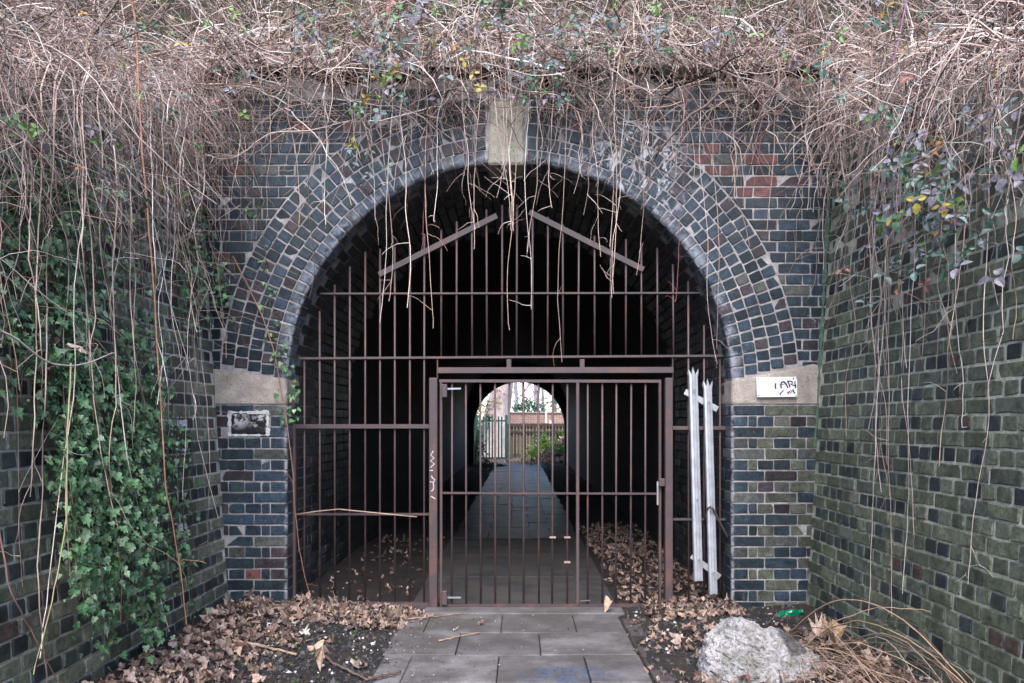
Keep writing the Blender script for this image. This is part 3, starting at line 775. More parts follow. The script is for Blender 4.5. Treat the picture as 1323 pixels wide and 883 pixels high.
# galvanised palisade pales bolted over the gap on the right
pal = tag(empty('galvanised_palisade', tuple(at(905, 760, G-.06))), 'two leaning galvanised palisade pales fixed over the right side of the gate', 'fence panel')
def pale(tx, ty, bx, by, wd, name='pale'):
    """W-section pale with a three pointed head"""
    Y = G-.07; k = FPX/Y; X = lambda px: (px-VX)/k; Z = lambda py: HC-(py-VY)/k
    T, B_ = Vector((X(tx), Y, Z(ty))), Vector((X(bx), Y, Z(by))); t = (B_-T).normalized(); s = t.cross(Vector((0, 1, 0))).normalized()
    if s.x < 0: s = -s
    prof = [(-.5, .012), (-.42, -.004), (-.2, -.006), (-.12, .006), (0, .010), (.12, .006), (.2, -.006), (.42, -.004), (.5, .012)]
    L = (B_-T).length; v = []; f = []
    head = lambda u: .055*abs(math.sin(u*math.pi*2.9)) if abs(u) < .5 else 0
    tips = {0: .045, 1: .015, 2: .055, 3: .03, 4: 0.0, 5: .03, 6: .055, 7: .015, 8: .045}
    spread = {0: 1.5, 1: 1.3, 7: 1.3, 8: 1.5}
    for th_ in (0, .003):
        for ring in (0, 1, 2, 3):
            for i, (u, d) in enumerate(prof):
                ss = (tips[i]+(0 if i not in (0, 1, 7, 8) else .0)) if ring == 0 else (.075 if ring == 1 else (.16 if ring == 2 else L))
                uu = u*(1.25 if ring == 0 and i in (0, 1, 7, 8) else 1)
                v.append(tuple(T+t*ss+s*uu*wd+Vector((0, d+th_, 0))))
    n = len(prof)
    for th_ in (0, 1):
        for ring in range(3):
            for i in range(n-1):
                a = th_*4*n+ring*n+i; f.append((a, a+1, a+n+1, a+n))
    for ring in (0, 3):
        for i in range(n-1): a = ring*n+i; f.append((a, a+1, a+1+4*n, a+4*n))
    for ring in range(3):
        for i in (0, n-1): a = ring*n+i; f.append((a, a+n, a+n+4*n, a+4*n))
    o = gpart(name, v, f, pal, (.50, .51, .55), 'galv')
    for yy in (.11, .62, .9):
        p = T+t*L*yy; bv, bf = tube([p+Vector((.004, -.012, 0)), p+Vector((.004, -.002, 0))], .006, 8)
        bo = put('bolt', mesh_from('bolt', bv, bf), M['galv'], o, (.3, .3, .32))
    return o
pale(895.5, 474, 902.8, 751, .066); pale(914.3, 489, 922, 768, .062)
for a, c_ in (((885, 506), (927, 529)), ((893.5, 718), (930, 746))):
    v, f = obar(at(*a, G-.045), at(*c_, G-.045), .04, .004); gpart('cross_strap', v, f, pal, (.45, .45, .47), 'galv')

# ================================================================== SIGN AND PLAQUE
sg = tag(empty('wall_sign', tuple(at(1004, 514, F-.02))), 'small white enamel sign with faint print and black scrawl on the right impost', 'sign')
SY = F-.030
def s3(x, y, dy=.0):   # crop pixels of the sign (scale 18.9, origin 970,480)
    px, py = 970+x/18.9, 480+y/18.9; return ((px-VX)/FPX*SY, SY-dy, HC-(py-VY)/FPX*SY)
crn = [(138, 148), (1128, 132), (1136, 622), (158, 630)]
v = [s3(*c_) for c_ in crn]+[(p[0], p[1]+.014, p[2]) for p in [s3(*c_) for c_ in crn]]
f = [(3, 2, 1, 0), (0, 1, 5, 4), (1, 2, 6, 5), (2, 3, 7, 6), (3, 0, 4, 7), (4, 5, 6, 7)]
put('plate', mesh_from('plate', v, f), M['white'], sg, (.80, .78, .80))
for x, y_ in ((178, 178), (1108, 163), (1106, 595), (182, 592)):
    p = Vector(s3(x, y_)); tv, tf = tube([p+Vector((0, .004, 0)), p+Vector((0, -.003, 0))], .0038, 8); put('screw', mesh_from('screw', tv, tf), M['ink'], sg, (.01, .01, .012))
b = Bag()
for poly, wd in (([(602, 290), (598, 350), (606, 430)], 36), ([(650, 330), (715, 312)], 7), ([(742, 412), (730, 330), (748, 270), (800, 252), (840, 280), (880, 350), (905, 412)], 34), ([(740, 330), (800, 318), (840, 290)], 12),
                 ([(955, 390), (930, 310), (905, 258)], 30), ([(880, 245), (960, 240), (1015, 262), (1020, 290), (965, 315), (1040, 340), (1090, 355)], 26), ([(1078, 240), (1075, 300), (1095, 350), (1088, 412)], 28),
                 ([(800, 465), (750, 510), (700, 562), (735, 575)], 24), ([(890, 500), (925, 555), (935, 480), (975, 530), (985, 455), (1015, 510), (1020, 440), (1072, 545)], 34), ([(1036, 158), (1038, 200)], 24)):
    v, f = ribbon(poly, wd, lambda x, y: s3(x, y, .0022)); b.add(v, f, (.008, .009, .012))
b.build('scrawl', M['ink'], sg)
b = Bag()
for y_, segs in ((236, [(215, 300), (335, 465), (512, 740)]), (410, [(210, 345), (365, 440), (455, 480), (520, 548)]), (482, [(215, 360), (380, 470), (490, 510), (560, 715)]), (550, [(220, 365), (390, 505), (540, 690), (780, 870)])):
    for a, c_ in segs:
        x = a
        while x < c_-14:
            hh = random.choice((16, 22, 30)); wd = random.uniform(7, 13)
            v, f = ribbon([(x+wd/2, y_-hh/2), (x+wd/2+random.uniform(-4, 4), y_+hh/2)], wd, lambda x, y: s3(x, y, .0016)); b.add(v, f, (.55, .53, .60)); x += wd+random.uniform(7, 13)
b.build('faded_print', M['ink'], sg)['kind'] = 'stuff'

v, f = box(fx(299), fx(344.5), F-.006, F+.02, fz(561), fz(535.5), .005); pq = put('black_plaque', mesh_from('black_plaque', v, f), M['plaque'], None, (.012, .012, .014))
tag(grounded(pq), 'blank black plaque with flaking paint set in the left pier', 'plaque')
b = Bag()   # pale mortar smeared round it
for (x0, y0), (x1, y1) in (((295, 533), (348, 533)), ((295, 562.5), (348, 562.5)), ((297, 531), (297, 564)), ((346, 531), (346, 564))):
    n = 16; v = []; f = []; hz = y0 == y1; wd = [max(.3, random.gauss(1.9 if not (hz and y0 > 550) else 1.3, .9)) for _ in range(n+1)]
    for i in range(n+1):
        t = i/n; px = x0+(x1-x0)*t; py = y0+(y1-y0)*t
        for k in (-1, 1): v.append((fx(px+(0 if hz else k*wd[i]*random.uniform(.6, 1.2))), F-.0035-random.uniform(0, .003), fz(py+(k*wd[i]*random.uniform(.6, 1.2) if hz else 0))))
    for i in range(n): f.append((2*i, 2*i+1, 2*i+3, 2*i+2))
    b.add(v, f, (.5, .48, .48))
b.build('mortar_surround', M['paint'], portal)

# ================================================================== BANK ABOVE THE WALLS
def bank_z(x, y):
    x = np.asarray(x, float); y = np.asarray(y, float)
    ax = np.abs(x); side = wtop(np.minimum(y, F))-.06+.95*np.maximum(ax-2.45, 0)
    back = 3.62+.85*np.maximum(y-5.85, 0)
    z = np.where(y > 5.8, np.maximum(back, np.where(ax > 2.45, side, 0)), side)
    z = z+.10*gnoise(x*.45+3, y*.45)*np.clip(np.maximum(ax-2.4, y-5.8)/.5, 0, 1)
    return np.minimum(np.minimum(z, 8.5+.3*gnoise(x*.2, y*.2)), np.where(y > 12, 2.9+.8*np.maximum(24.5-y, 0), 99))
bxs = lines([(-60, -10, 10), (-10, -5, .5), (-5, -2.45, .17), (-2.45, 2.45, .175), (2.45, 5, .17), (5, 10, .5), (10, 60, 10)])
bys = lines([(-6, 1, .7), (1, 5.8, .16), (5.8, 9.8, .2), (9.8, 24.5, 1.47)])
XX, YY = np.meshgrid(bxs, bys); ZZ = bank_z(XX, YY); nx, ny = len(bxs), len(bys); idx = np.arange(nx*ny).reshape(ny, nx)
cxm = (np.abs(XX[:-1, :-1]+XX[:-1, 1:])/2); cym = (YY[:-1, :-1]+YY[1:, :-1])/2
keep = (cxm > 2.45) | (cym > 5.8)
q = np.stack([idx[:-1, :-1], idx[:-1, 1:], idx[1:, 1:], idx[1:, :-1]], -1)[keep]
bank = put('bank', mesh_from('bank', np.stack([XX, YY, ZZ], -1).reshape(-1, 3), q, smooth=True), M['bank'])
tag(bank, 'steep earth embankment above and behind the brick walls', kind='structure')

# ================================================================== BRAMBLES
STEM = np.array([(.62, .48, .42), (.46, .33, .28), (.78, .68, .62), (.20, .13, .105), (.58, .42, .34), (.10, .07, .06), (.72, .58, .51), (.36, .21, .17)])
def stem_tint(K, n, sides, pal=STEM):
    t = pal[rng.integers(0, len(pal), K)]*rng.uniform(.42, 1.05, (K, 1)); return np.repeat(t, n*sides, axis=0)
class Stems:
    def __init__(s): s.V = []; s.Q = []; s.T = []; s.n = 0
    def add(s, P, rad, tint=None, sides=3):
        V, Q = tubes(P, rad, sides); s.V.append(V); s.Q.append(Q+s.n); s.n += len(V)
        s.T.append(stem_tint(P.shape[0], P.shape[1], sides) if tint is None else np.repeat(tint, P.shape[1]*sides, axis=0))
    def build(s, name, mat=None): return put(name, mesh_from(name, np.concatenate(s.V), np.concatenate(s.Q), np.concatenate(s.T), True), mat or M['stem'])
def unit(a): return a/(np.linalg.norm(a, axis=-1, keepdims=True)+1e-9)
def tangle(x, y, lift, length, n=11, kink=.22, flat=.5):
    """canes arching over the bank, bending at their joints; past a wall's edge they droop"""
    K = len(x); P = np.zeros((K, n, 3)); p = np.stack([x, y, bank_z(x, y)+lift], -1)
    a = rng.uniform(0, 2*math.pi, K); d = unit(np.stack([np.cos(a), np.sin(a)*.7, rng.normal(.15, flat, K)], -1))
    bend = rng.normal(0, .13, (K, 3))-np.array([0, 0, .05]); st = (length/(n-1))[:, None]
    for i in range(n):
        P[:, i] = p
        inside = (np.abs(p[:, 0]) < 2.15) & (p[:, 1] < 5.45)
        d = unit(d+bend+rng.normal(0, kink, (K, 3))-np.where(inside, .10, 0.)[:, None]*np.array([0, 0, 1.]))
        p = p+d*st
        inside = (np.abs(p[:, 0]) < 2.2) & (p[:, 1] < 5.5)
        zmin = np.where(inside, -9, bank_z(p[:, 0], p[:, 1])+.02)
        bad = p[:, 2] < zmin
        p[:, 2] = np.where(bad, zmin+rng.uniform(0, .05, K), p[:, 2]); d[:, 2] = np.where(bad, np.abs(d[:, 2])*.5+.15, d[:, 2])
    return P
def taper(K, n, r0, r1=.35): return r0[:, None]*np.linspace(1, r1, n)[None]
th = Stems()
def zone(K, xr, yr, lift, ln, r, **kw):
    x = rng.uniform(*xr, K); y = rng.uniform(*yr, K); P = tangle(x, y, np.abs(rng.normal(0, lift, K)), rng.uniform(*ln, K), **kw)
    th.add(P, taper(K, P.shape[1], rng.uniform(*r, K)))
zone(1500, (-2.9, 2.9), (5.5, 7.4), .18, (.35, 1.2), (.0024, .0050))
zone(480, (-2.7, 2.7), (5.42, 5.95), .16, (.4, 1.1), (.0026, .0058))
zone(220, (-2.9, 2.9), (5.5, 6.8), .25, (.7, 1.6), (.0050, .0085))
zone(600, (-4.5, 4.5), (7.2, 9.2), .2, (.5, 1.5), (.004, .008))
zone(1300, (-4.2, -2.15), (2.2, 6.4), .17, (.35, 1.1), (.0020, .0042))
zone(160, (-4.2, -2.2), (2.4, 6.2), .25, (.6, 1.5), (.0045, .0075))
zone(1250, (2.15, 4.2), (2.4, 6.4), .17, (.35, 1.1), (.0020, .0042))
zone(160, (2.2, 4.2), (2.6, 6.2), .25, (.6, 1.5), (.0045, .0075))
zone(60, (-2.9, 2.9), (5.45, 6.6), .22, (.7, 1.8), (.008, .013)); zone(40, (-4, -2.2), (2.8, 6), .22, (.6, 1.5), (.007, .011)); zone(40, (2.2, 4), (2.8, 6), .22, (.6, 1.5), (.007, .011))
zone(300, (-6, -4), (3, 8), .15, (.6, 1.5), (.004, .008)); zone(300, (4, 6), (3, 8), .15, (.6, 1.5), (.004, .008))
K = 680; S = np.stack([rng.uniform(-2.25, 2.25, K), rng.uniform(5.2, 5.5, K), WTOP+np.where(rng.random(K) < .55, rng.normal(-.08, .17, K), rng.normal(.12, .17, K))], -1)
P = np.zeros((K, 9, 3)); p = S; d = unit(rng.normal(0, 1, (K, 3))*np.array([1, .5, .8])); bend = rng.normal(0, .16, (K, 3)); ln = rng.uniform(.25, .8, (K, 1))/8
for i in range(9): P[:, i] = p; d = unit(d+bend+rng.normal(0, .16, (K, 3))-np.array([0, .0, .07])); p = p+d*ln; p[:, 1] = np.where(p[:, 2] < WTOP, np.minimum(p[:, 1], F-.015), p[:, 1])
th.add(P, taper(K, 9, rng.uniform(.0024, .0052, K)))
th.build('bramble_tangle'); tag(bpy.data.objects['bramble_tangle'], 'dense tangle of dry pinkish bramble stems covering the bank', 'brambles', kind='stuff')

def hang(S, out, drop, n=14, throw=.15, wig=.012, curl=.0):
    """stems that lean out over an edge and hang; S (K,3) starts, out (K,3) horizontal unit, drop (K)"""
    K = len(S); s = np.linspace(0, 1, n)[None, :, None]
    o = out[:, None, :]*(throw[:, None, None])*(1-np.exp(-s*5))
    hump = .10*np.sin(np.clip(s*6, 0, math.pi))*throw[:, None, None]*3
    down = np.zeros((K, n, 3)); down[..., 2] = -(s[..., 0]**1.15)*drop[:, None]
    lat = rng.normal(0, 1, (K, 1, 3))*np.array([1, 1, 0])*(s**1.5)*.10*drop[:, None, None]
    w_ = np.cumsum(rng.normal(0, wig, (K, n, 3)), axis=1)*np.array([1, 1, .3])
    up = np.zeros((K, n, 3)); up[..., 2] = hump[..., 0]
    return S[:, None, :]+o+down+lat+w_+up
def twigs(P, per, ln, r, n=6):
    """short side shoots off the stems P"""
    K, m_, _ = P.shape; k = rng.integers(0, K, per); i = rng.integers(1, m_-1, per); t = rng.uniform(0, 1, (per, 1))
    S = P[k, i]*(1-t)+P[k, np.minimum(i+1, m_-1)]*t
    d = unit(rng.normal(0, 1, (per, 3))*np.array([1, .6, .8])+np.array([0, -.2, -.1])); L = rng.uniform(*ln, per)/(n-1)
    Q = np.zeros((per, n, 3)); p = S
    for a in range(n):
        Q[:, a] = p; d = unit(d+rng.normal(0, .22, (per, 3))+np.array([0, 0, -.12])); p = p+d*L[:, None]
    return Q, taper(per, n, np.full(per, r), .4)
# curtain over the left wing wall
def wall_start(K, ylo, yhi, s):
    y = rng.uniform(ylo, yhi, K); z = wtop(y)+rng.uniform(-.05, .3, K); x = (XL-BAT*z-.05 if s < 0 else XR+BAT*z+.05)
    return np.stack([x, y, z], -1)
def keep_off(P, s, gap=.012):
    """no stem passes behind the battered wall face while it hangs in front of it"""
    z = P[..., 2]; lim = (XL-BAT*z+gap) if s < 0 else (XR+BAT*z-gap)
    P[..., 0] = np.maximum(P[..., 0], lim) if s < 0 else np.minimum(P[..., 0], lim)
    P[..., 1] = np.minimum(P[..., 1], F-gap-.005); return P
cl = Stems(); NLc = 330
S = wall_start(NLc, 2.6, 5.45, -1); drop = rng.gamma(1.5, .34, NLc)+.12; drop = np.minimum(drop, S[:, 2]-.4)
P = keep_off(hang(S, np.tile([1., 0, 0], (NLc, 1)), drop, throw=rng.uniform(.06, .42, NLc), wig=.018), -1)
cl.add(P, taper(NLc, 14, rng.uniform(.0018, .0040, NLc), .45))
Q, rr = twigs(P, 800, (.08, .45), .0020); cl.add(keep_off(Q, -1), rr); Q, rr = twigs(P, 1100, (.15, .6), .0013, 9); cl.add(keep_off(Q, -1), rr)
o = cl.build('bramble_curtain'); tag(o, 'thick curtain of dry bramble stems hanging over the left wing wall', 'brambles', kind='stuff')
cr = Stems()
S = wall_start(300, 2.8, 5.4, 1); drop = np.minimum(rng.gamma(1.6, .24, 300)+.1, 1.5)
P = keep_off(hang(S, np.tile([-1., 0, 0], (300, 1)), drop, throw=rng.uniform(.06, .40, 300), wig=.018), 1)
cr.add(P, taper(300, 14, rng.uniform(.0022, .0046, 300), .45))
Q, rr = twigs(P, 700, (.08, .4), .0022); cr.add(keep_off(Q, 1), rr)
o = cr.build('bramble_curtain'); tag(o, 'loose curtain of dry bramble stems hanging over the right wing wall', 'brambles', kind='stuff')
cf = Stems()
K = 220; x = rng.uniform(-2.2, 2.2, K); S = np.stack([x, np.full(K, F+.05), WTOP+rng.uniform(-.05, .2, K)], -1)
drop = np.minimum(rng.gamma(1.3, .2, K)+.08, 1.1)
def front_off(P, gap=.012):
    inside = (np.hypot(P[..., 0]-AX, P[..., 2]-AZ) < RI) | ((np.abs(P[..., 0]-AX) < RI) & (P[..., 2] < AZ))
    P[..., 1] = np.where(P[..., 2] < WTOP+.03, np.minimum(P[..., 1], F-gap), P[..., 1]); return P
P = front_off(hang(S, np.tile([0, -1., 0], (K, 1)), drop, throw=rng.uniform(.06, .32, K), wig=.02))
cf.add(P, taper(K, 14, rng.uniform(.0024, .0048, K), .45)); Q, rr = twigs(P, 520, (.08, .45), .0023); cf.add(front_off(Q), rr)
o = cf.build('bramble_fringe'); tag(o, 'ragged fringe of bramble stems along the top of the portal wall', 'brambles', kind='stuff')

# canes one can follow singly
def cane(pts, r, tint, label=None, group=None, tw=0, sides=5, name='bramble_cane'):
    pts = np.array([tuple(p) for p in pts], float)
    # smooth the polyline
    t = np.linspace(0, len(pts)-1, (len(pts)-1)*5+1); i = np.clip(t.astype(int), 0, len(pts)-2); u = (t-i)[:, None]
    p0, p1, p2, p3 = pts[np.maximum(i-1, 0)], pts[i], pts[i+1], pts[np.minimum(i+2, len(pts)-1)]
    C = .5*((2*p1)+(-p0+p2)*u+(2*p0-5*p1+4*p2-p3)*u*u+(-p0+3*p1-3*p2+p3)*u**3)
    C += np.cumsum(rng.normal(0, .0024, C.shape), axis=0)
    b = Stems(); T = np.array([tint]); b.add(C[None], taper(1, len(C), np.array([r]), .5), T, sides)
    if tw:
        Q, rr = twigs(C[None], tw, (.06, .26), r*.55); b.add(Q, rr, np.tile(np.array(tint)*.95, (tw, 1)))
    o = b.build(name); tag(o, label, 'bramble cane', group); return grounded(o)
ORD = ['first', 'second', 'third', 'fourth', 'fifth', 'sixth', 'seventh', 'eighth', 'ninth', 'tenth', 'eleventh', 'twelfth', 'thirteenth', 'fourteenth', 'fifteenth', 'sixteenth', 'seventeenth', 'eighteenth', 'nineteenth', 'twentieth']
ORD += ['twenty-'+o_ for o_ in ORD[:9]]+['thirtieth']+['thirty-'+o_ for o_ in ORD[:9]]
def shade(t): return 'reddish' if t[0] > 2.2*t[1] else ('pale' if t[0] > .5 else ('tan' if t[0] > .38 else 'brown'))
K = 0
for px in [352, 372, 398, 420, 446, 470, 492, 505, 520, 548, 556, 572, 590, 604, 621, 632, 645, 652, 660, 668, 680, 690, 700, 716, 731, 744, 760, 790, 797, 806, 838, 872, 890, 902, 925, 955, 985, 1005]:
    y1 = {492: 385, 505: 420, 520: 395, 548: 425, 556: 330, 621: 320, 652: 300, 668: 425, 680: 400, 700: 330, 731: 470, 760: 330, 797: 385, 806: 375, 838: 350, 890: 395, 902: 470, 925: 455}.get(px, random.uniform(190, 340))
    yt = random.uniform(40, 95); n = 5; pts = [at(px+random.uniform(-14, 14), yt-10, F+.12), at(px+random.uniform(-8, 8), yt, F-.08)]
    ox = random.uniform(-22, 22)
    for i in range(1, n+1): pts.append(at(px+ox*(i/n)**1.3+random.uniform(-4, 4), yt+(y1-yt)*i/n, F-random.uniform(.05, .16)))
    t = STEM[random.choice((0, 1, 2, 4, 6))]*random.uniform(.8, 1.15)
    if random.random() < .12: t = np.array((.22, .07, .085))
    K += 1; over = 'left of the keystone' if px < 625 else ('in front of the keystone' if px < 684 else 'right of the keystone')
    cane(pts, random.uniform(.0026, .0046), t, f'{shade(t)} bramble cane over the arch {over}, {ORD[K-1]} from the left', 'canes hanging over the arch', random.choice((3, 6, 9, 12)))
RC = [(1094, 420, -18), (1105, 560, -8), (1128, 640, 6), (1137, 790, -3), (1142, 650, 4), (1150, 800, 8), (1158, 480, 10), (1165, 690, 14), (1180, 770, -14), (1190, 430, 20), (1215, 470, -10), (1225, 560, 8), (1240, 600, -20), (1262, 400, 12), (1285, 760, -25), (1300, 440, 10), (1120, 500, 20), (1133, 600, 12), (1146, 560, -10)]
RPX = [c_[0] for c_ in RC]
for px, y1, dx in RC:
    Y0 = on_right(px, 300).y; tz = float(wtop(Y0)); xe = XR+BAT*tz; pts = [(xe+.3, Y0+.1, tz+.15), (xe-.04, Y0, tz+.14)]; yt = project((xe-.1, Y0, tz))[1]+12
    for i in range(7):
        t = i/6; pts.append(on_right(px+dx*1.3*t*t+random.uniform(-7, 7), yt+(y1-yt)*t, random.uniform(.05, .16) if i < 5 else random.uniform(.015, .06)))
    t = STEM[random.choice((0, 1, 2, 4, 6))]*random.uniform(.7, 1.); cane(pts, random.uniform(.0024, .0042), t, f'{shade(t)} cane against the right wall, {ORD[sorted(RPX).index(px)]} from the corner, {"reaching low" if y1 > 600 else "ending high"}', 'canes against the right wall', random.choice((2, 4, 6)))
LC = [(30, 520, 10), (48, 640, -6), (66, 883, -2), (78, 760, 8), (95, 860, -35), (112, 560, 15), (130, 700, 20), (150, 640, 10), (168, 780, 30), (182, 560, -6), (196, 560, 10), (214, 520, -10), (226, 640, 8), (238, 480, 10), (252, 700, 12), (262, 430, -12), (140, 820, 45), (100, 690, 30)]
LPX = [c_[0] for c_ in LC]
for px, y1, dx in LC:
    Y0 = on_left(px, 300).y; tz = float(wtop(Y0)); xe = XL-BAT*tz; pts = [(xe-.3, Y0+.1, tz+.15), (xe+.08, Y0, tz+.14)]; yt = project((xe+.15, Y0, tz))[1]+12
    for i in range(7):
        t = i/6; pts.append(on_left(px+dx*1.6*t*t+random.uniform(-9, 9), yt+(y1-yt)*t, random.uniform(.14, .34)))
    t = STEM[random.choice((0, 1, 2, 4, 6))]*random.uniform(.8, 1.1); cane(pts, random.uniform(.0024, .0042), t, f'{shade(t)} cane before the left wall ivy, {ORD[sorted(LPX).index(px)]} from the left, {"reaching low" if y1 > 600 else "ending high"}', 'canes in front of the ivy', random.choice((2, 4, 6)))
A_ = lambda L, Y: [at(x, y, Y) for x, y in L]
cane(A_([(300, 330), (345, 430), (365, 520), (378, 600), (383, 660), (392, 720), (405, 775)], F-.06), .0045, (.28, .15, .10), 'brown cane curving down the edge of the left jamb', tw=5)
cane([on_left(x, y, .3) for x, y in [(150, -40), (172, 20), (182, 200), (194, 360), (203, 500), (208, 620), (226, 720), (236, 808)]], .0052, (.42, .20, .13), 'long straight orange cane in front of the ivy', tw=4)
cane([on_left(x, y, .34) for x, y in [(92, 470), (88, 560), (84, 660), (78, 720), (60, 800), (40, 880)]], .0036, (.33, .28, .15), 'yellow green cane down the left wall beside the ivy')
cane([on_left(x, y, .33) for x, y in [(0, 680), (10, 760), (34, 800), (58, 850), (80, 880)]], .0036, (.22, .12, .10), 'brown cane sloping across the lower left corner')
cane([on_left(x, y, .36) for x, y in [(0, 428), (30, 445), (62, 468), (100, 470), (150, 455)]], .0046, (.5, .42, .38), 'pale stem arching across the ivy at the left edge')
cane(A_([(1172, -15), (1158, 60), (1143, 120), (1135, 165), (1140, 200), (1148, 240)], 4.45), .0050, (.25, .13, .22), 'smooth purple cane crossing the brambles on the right')
cane(A_([(1180, 60), (1130, 110), (1085, 150), (1058, 190), (1030, 235), (1000, 290)], 4.95), .0050, (.15, .09, .07), 'dark brown cane slanting down to the left at the right corner', tw=4)
cane(A_([(1215, 90), (1260, 118), (1300, 145), (1330, 175)], 4.3), .0048, (.5, .4, .34), 'pale straight cane on the right bank')
cane(A_([(265, 200), (300, 205), (350, 175), (400, 172), (450, 160)], 5.2), .0050, (.5, .38, .33), 'pale bowed cane low on the left of the portal', tw=4)
cane(A_([(860, 30), (890, 75), (940, 100), (985, 112), (1030, 140), (1060, 145)], 5.25), .0045, (.5, .38, .33), 'pale cane looping over the portal top to the right', tw=5)
cane(A_([(225, -12), (205, 25), (160, 45), (115, 65), (60, 75), (0, 65)], 3.7), .0042, (.10, .075, .075), 'dark bare branch reaching in at the upper left corner', tw=10, name='bare_branch')
cane(A_([(90, -5), (50, 35), (20, 52), (-10, 48)], 3.6), .0040, (.09, .07, .07), 'dark bare twig crossing the upper left corner', tw=4, name='bare_branch')
cane(A_([(-5, 50), (40, 70), (75, 110), (110, 120), (150, 105)], 3.65), .0040, (.09, .07, .07), 'dark bare twig dipping below the upper left branch', tw=5, name='bare_branch')

# ================================================================== LEAVES
def leaf_template(outline, fold=.25, curl=.0, rnd=.02):
    """fan of triangles; outline (x,y) with the stalk at the origin and the tip along +y"""
    o = np.array(outline, float); c = np.array([[0, o[:, 1].mean()]]); p = np.concatenate([c, o])
    z = fold*np.abs(p[:, 0])+curl*p[:, 1]**2+rng.normal(0, rnd, len(p)); z[0] -= fold*.15
    n = len(o); return np.c_[p, z], [[0, 1+i, 1+(i+1) % n] for i in range(n)]
IVY = [(0, 0), (.32, -.08), (.5, .18), (.3, .34), (.36, .58), (.14, .62), (0, 1), (-.14, .62), (-.36, .58), (-.3, .34), (-.5, .18), (-.32, -.08)]
OVAL = [(0, 0), (.2, .15), (.3, .42), (.2, .75), (0, 1), (-.2, .75), (-.3, .42), (-.2, .15)]
MAPLE = [(0, 0), (.2, .06), (.5, -.05), (.42, .2), (.62, .42), (.34, .5), (.3, .68), (.12, .66), (0, 1), (-.13, .64), (-.3, .7), (-.32, .48), (-.6, .45), (-.4, .2), (-.5, -.02), (-.2, .06)]
def rot_from(nrm, tip):
    """(K,3,3) with columns side, tip, normal"""
    z = unit(nrm); y = unit(tip-(tip*z).sum(-1, keepdims=True)*z); x = np.cross(y, z); return np.stack([x, y, z], -1)
def scatter(name, temps, pos, nrm, tip, size, tint, mat, parent=None):
    which = rng.integers(0, len(temps), len(pos)); Rm = rot_from(nrm, tip); V = []; T = []; Fc = []; n = 0
    for k, (tv, tf) in enumerate(temps):
        s = which == k
        if not s.any(): continue
        v = np.einsum('kij,nj->kni', Rm[s], tv)*size[s][:, None, None]+pos[s][:, None, :]; K, m_ = v.shape[:2]
        V.append(v.reshape(-1, 3)); T.append(np.repeat(tint[s], m_, axis=0))
        f = np.array(tf)[None]+(np.arange(K)*m_)[:, None, None]+n; Fc.append(f.reshape(-1, 3)); n += K*m_
    return put(name, mesh_from(name, np.concatenate(V), np.concatenate(Fc), np.concatenate(T)), mat, parent)
ivt = [leaf_template(IVY, .22, -.15, .03) for _ in range(6)]
ovt = [leaf_template(OVAL, .35, -.25, .03) for _ in range(5)]
def palette(pal, K, lo=.6, hi=1.3): p = np.array(pal); return p[rng.integers(0, len(p), K)]*rng.uniform(lo, hi, (K, 1))
GREEN = [(.095, .19, .08), (.095, .21, .09), (.14, .26, .12), (.045, .10, .05), (.24, .33, .20)]
# ---- ivy on the left wall: runners that climb the face, with leaves standing off them
ivy = tag(empty('ivy', tuple(on_left(200, 812))), 'dark green ivy hanging down the left wing wall to the leaves', 'ivy')
iv_run = Stems(); pos = []; 
def ivy_strand(px0, py0, px1, py1, off0, off1, per, spread):
    n = 16; P = np.zeros((1, n, 3)); wob = np.cumsum(rng.normal(0, 3.0, n))
    for i in range(n):
        t = i/(n-1); P[0, i] = on_left(px0+(px1-px0)*t+wob[i], py0+(py1-py0)*t, off0+(off1-off0)*t)
    iv_run.add(P, np.full((1, n), .0028), np.array([(.10, .07, .05)]))
    k = rng.integers(0, n, per); q = P[0, k]+rng.normal(0, 1, (per, 3))*np.array([.03, spread, spread*1.1]); pos.append(q)
for _ in range(46): # the thick lower mass
    x0 = rng.uniform(66, 200); ivy_strand(x0, rng.uniform(430, 520), 150+(x0-140)*.75+rng.uniform(-10, 25), rng.uniform(640, 830), .10, rng.uniform(.16, .30), 85, .055)
for _ in range(32): # behind the brambles, from the top
    x0 = rng.uniform(-20, 110) if rng.random() < .8 else rng.uniform(110, 205); ivy_strand(x0, rng.uniform(150, 260), x0+rng.uniform(-20, 20), rng.uniform(430, 580), .06, .14, 62, .06)
for _ in range(10):
    x0 = rng.uniform(225, 262); ivy_strand(x0, rng.uniform(220, 330), x0+rng.uniform(0, 22), rng.uniform(380, 470), .03, .05, 26, .03)
for _ in range(7):
    x0 = rng.uniform(205, 240); ivy_strand(x0, rng.uniform(520, 600), x0+rng.uniform(0, 14), rng.uniform(700, 820), .03, .06, 30, .03)
pos = np.concatenate(pos); pos[:, 0] = np.maximum(pos[:, 0], XL-BAT*pos[:, 2]+.012); pos = pos[(pos[:, 2] > .07) & (pos[:, 1] < F-.02)]
K = len(pos)
nrm = np.tile([1., -.35, .55], (K, 1))+rng.normal(0, .42, (K, 3)); tip = np.tile([.25, 0, -1.], (K, 1))+rng.normal(0, .45, (K, 3))
scatter('leaves', ivt, pos, nrm, tip, np.clip(rng.gamma(5, .0062, K), .013, .055), palette(GREEN, K, .45, 1.4), M['leaf'], ivy)
o = iv_run.build('runners'); o.parent = ivy; o.matrix_parent_inverse = Matrix.Translation(-Vector(ivy.location))
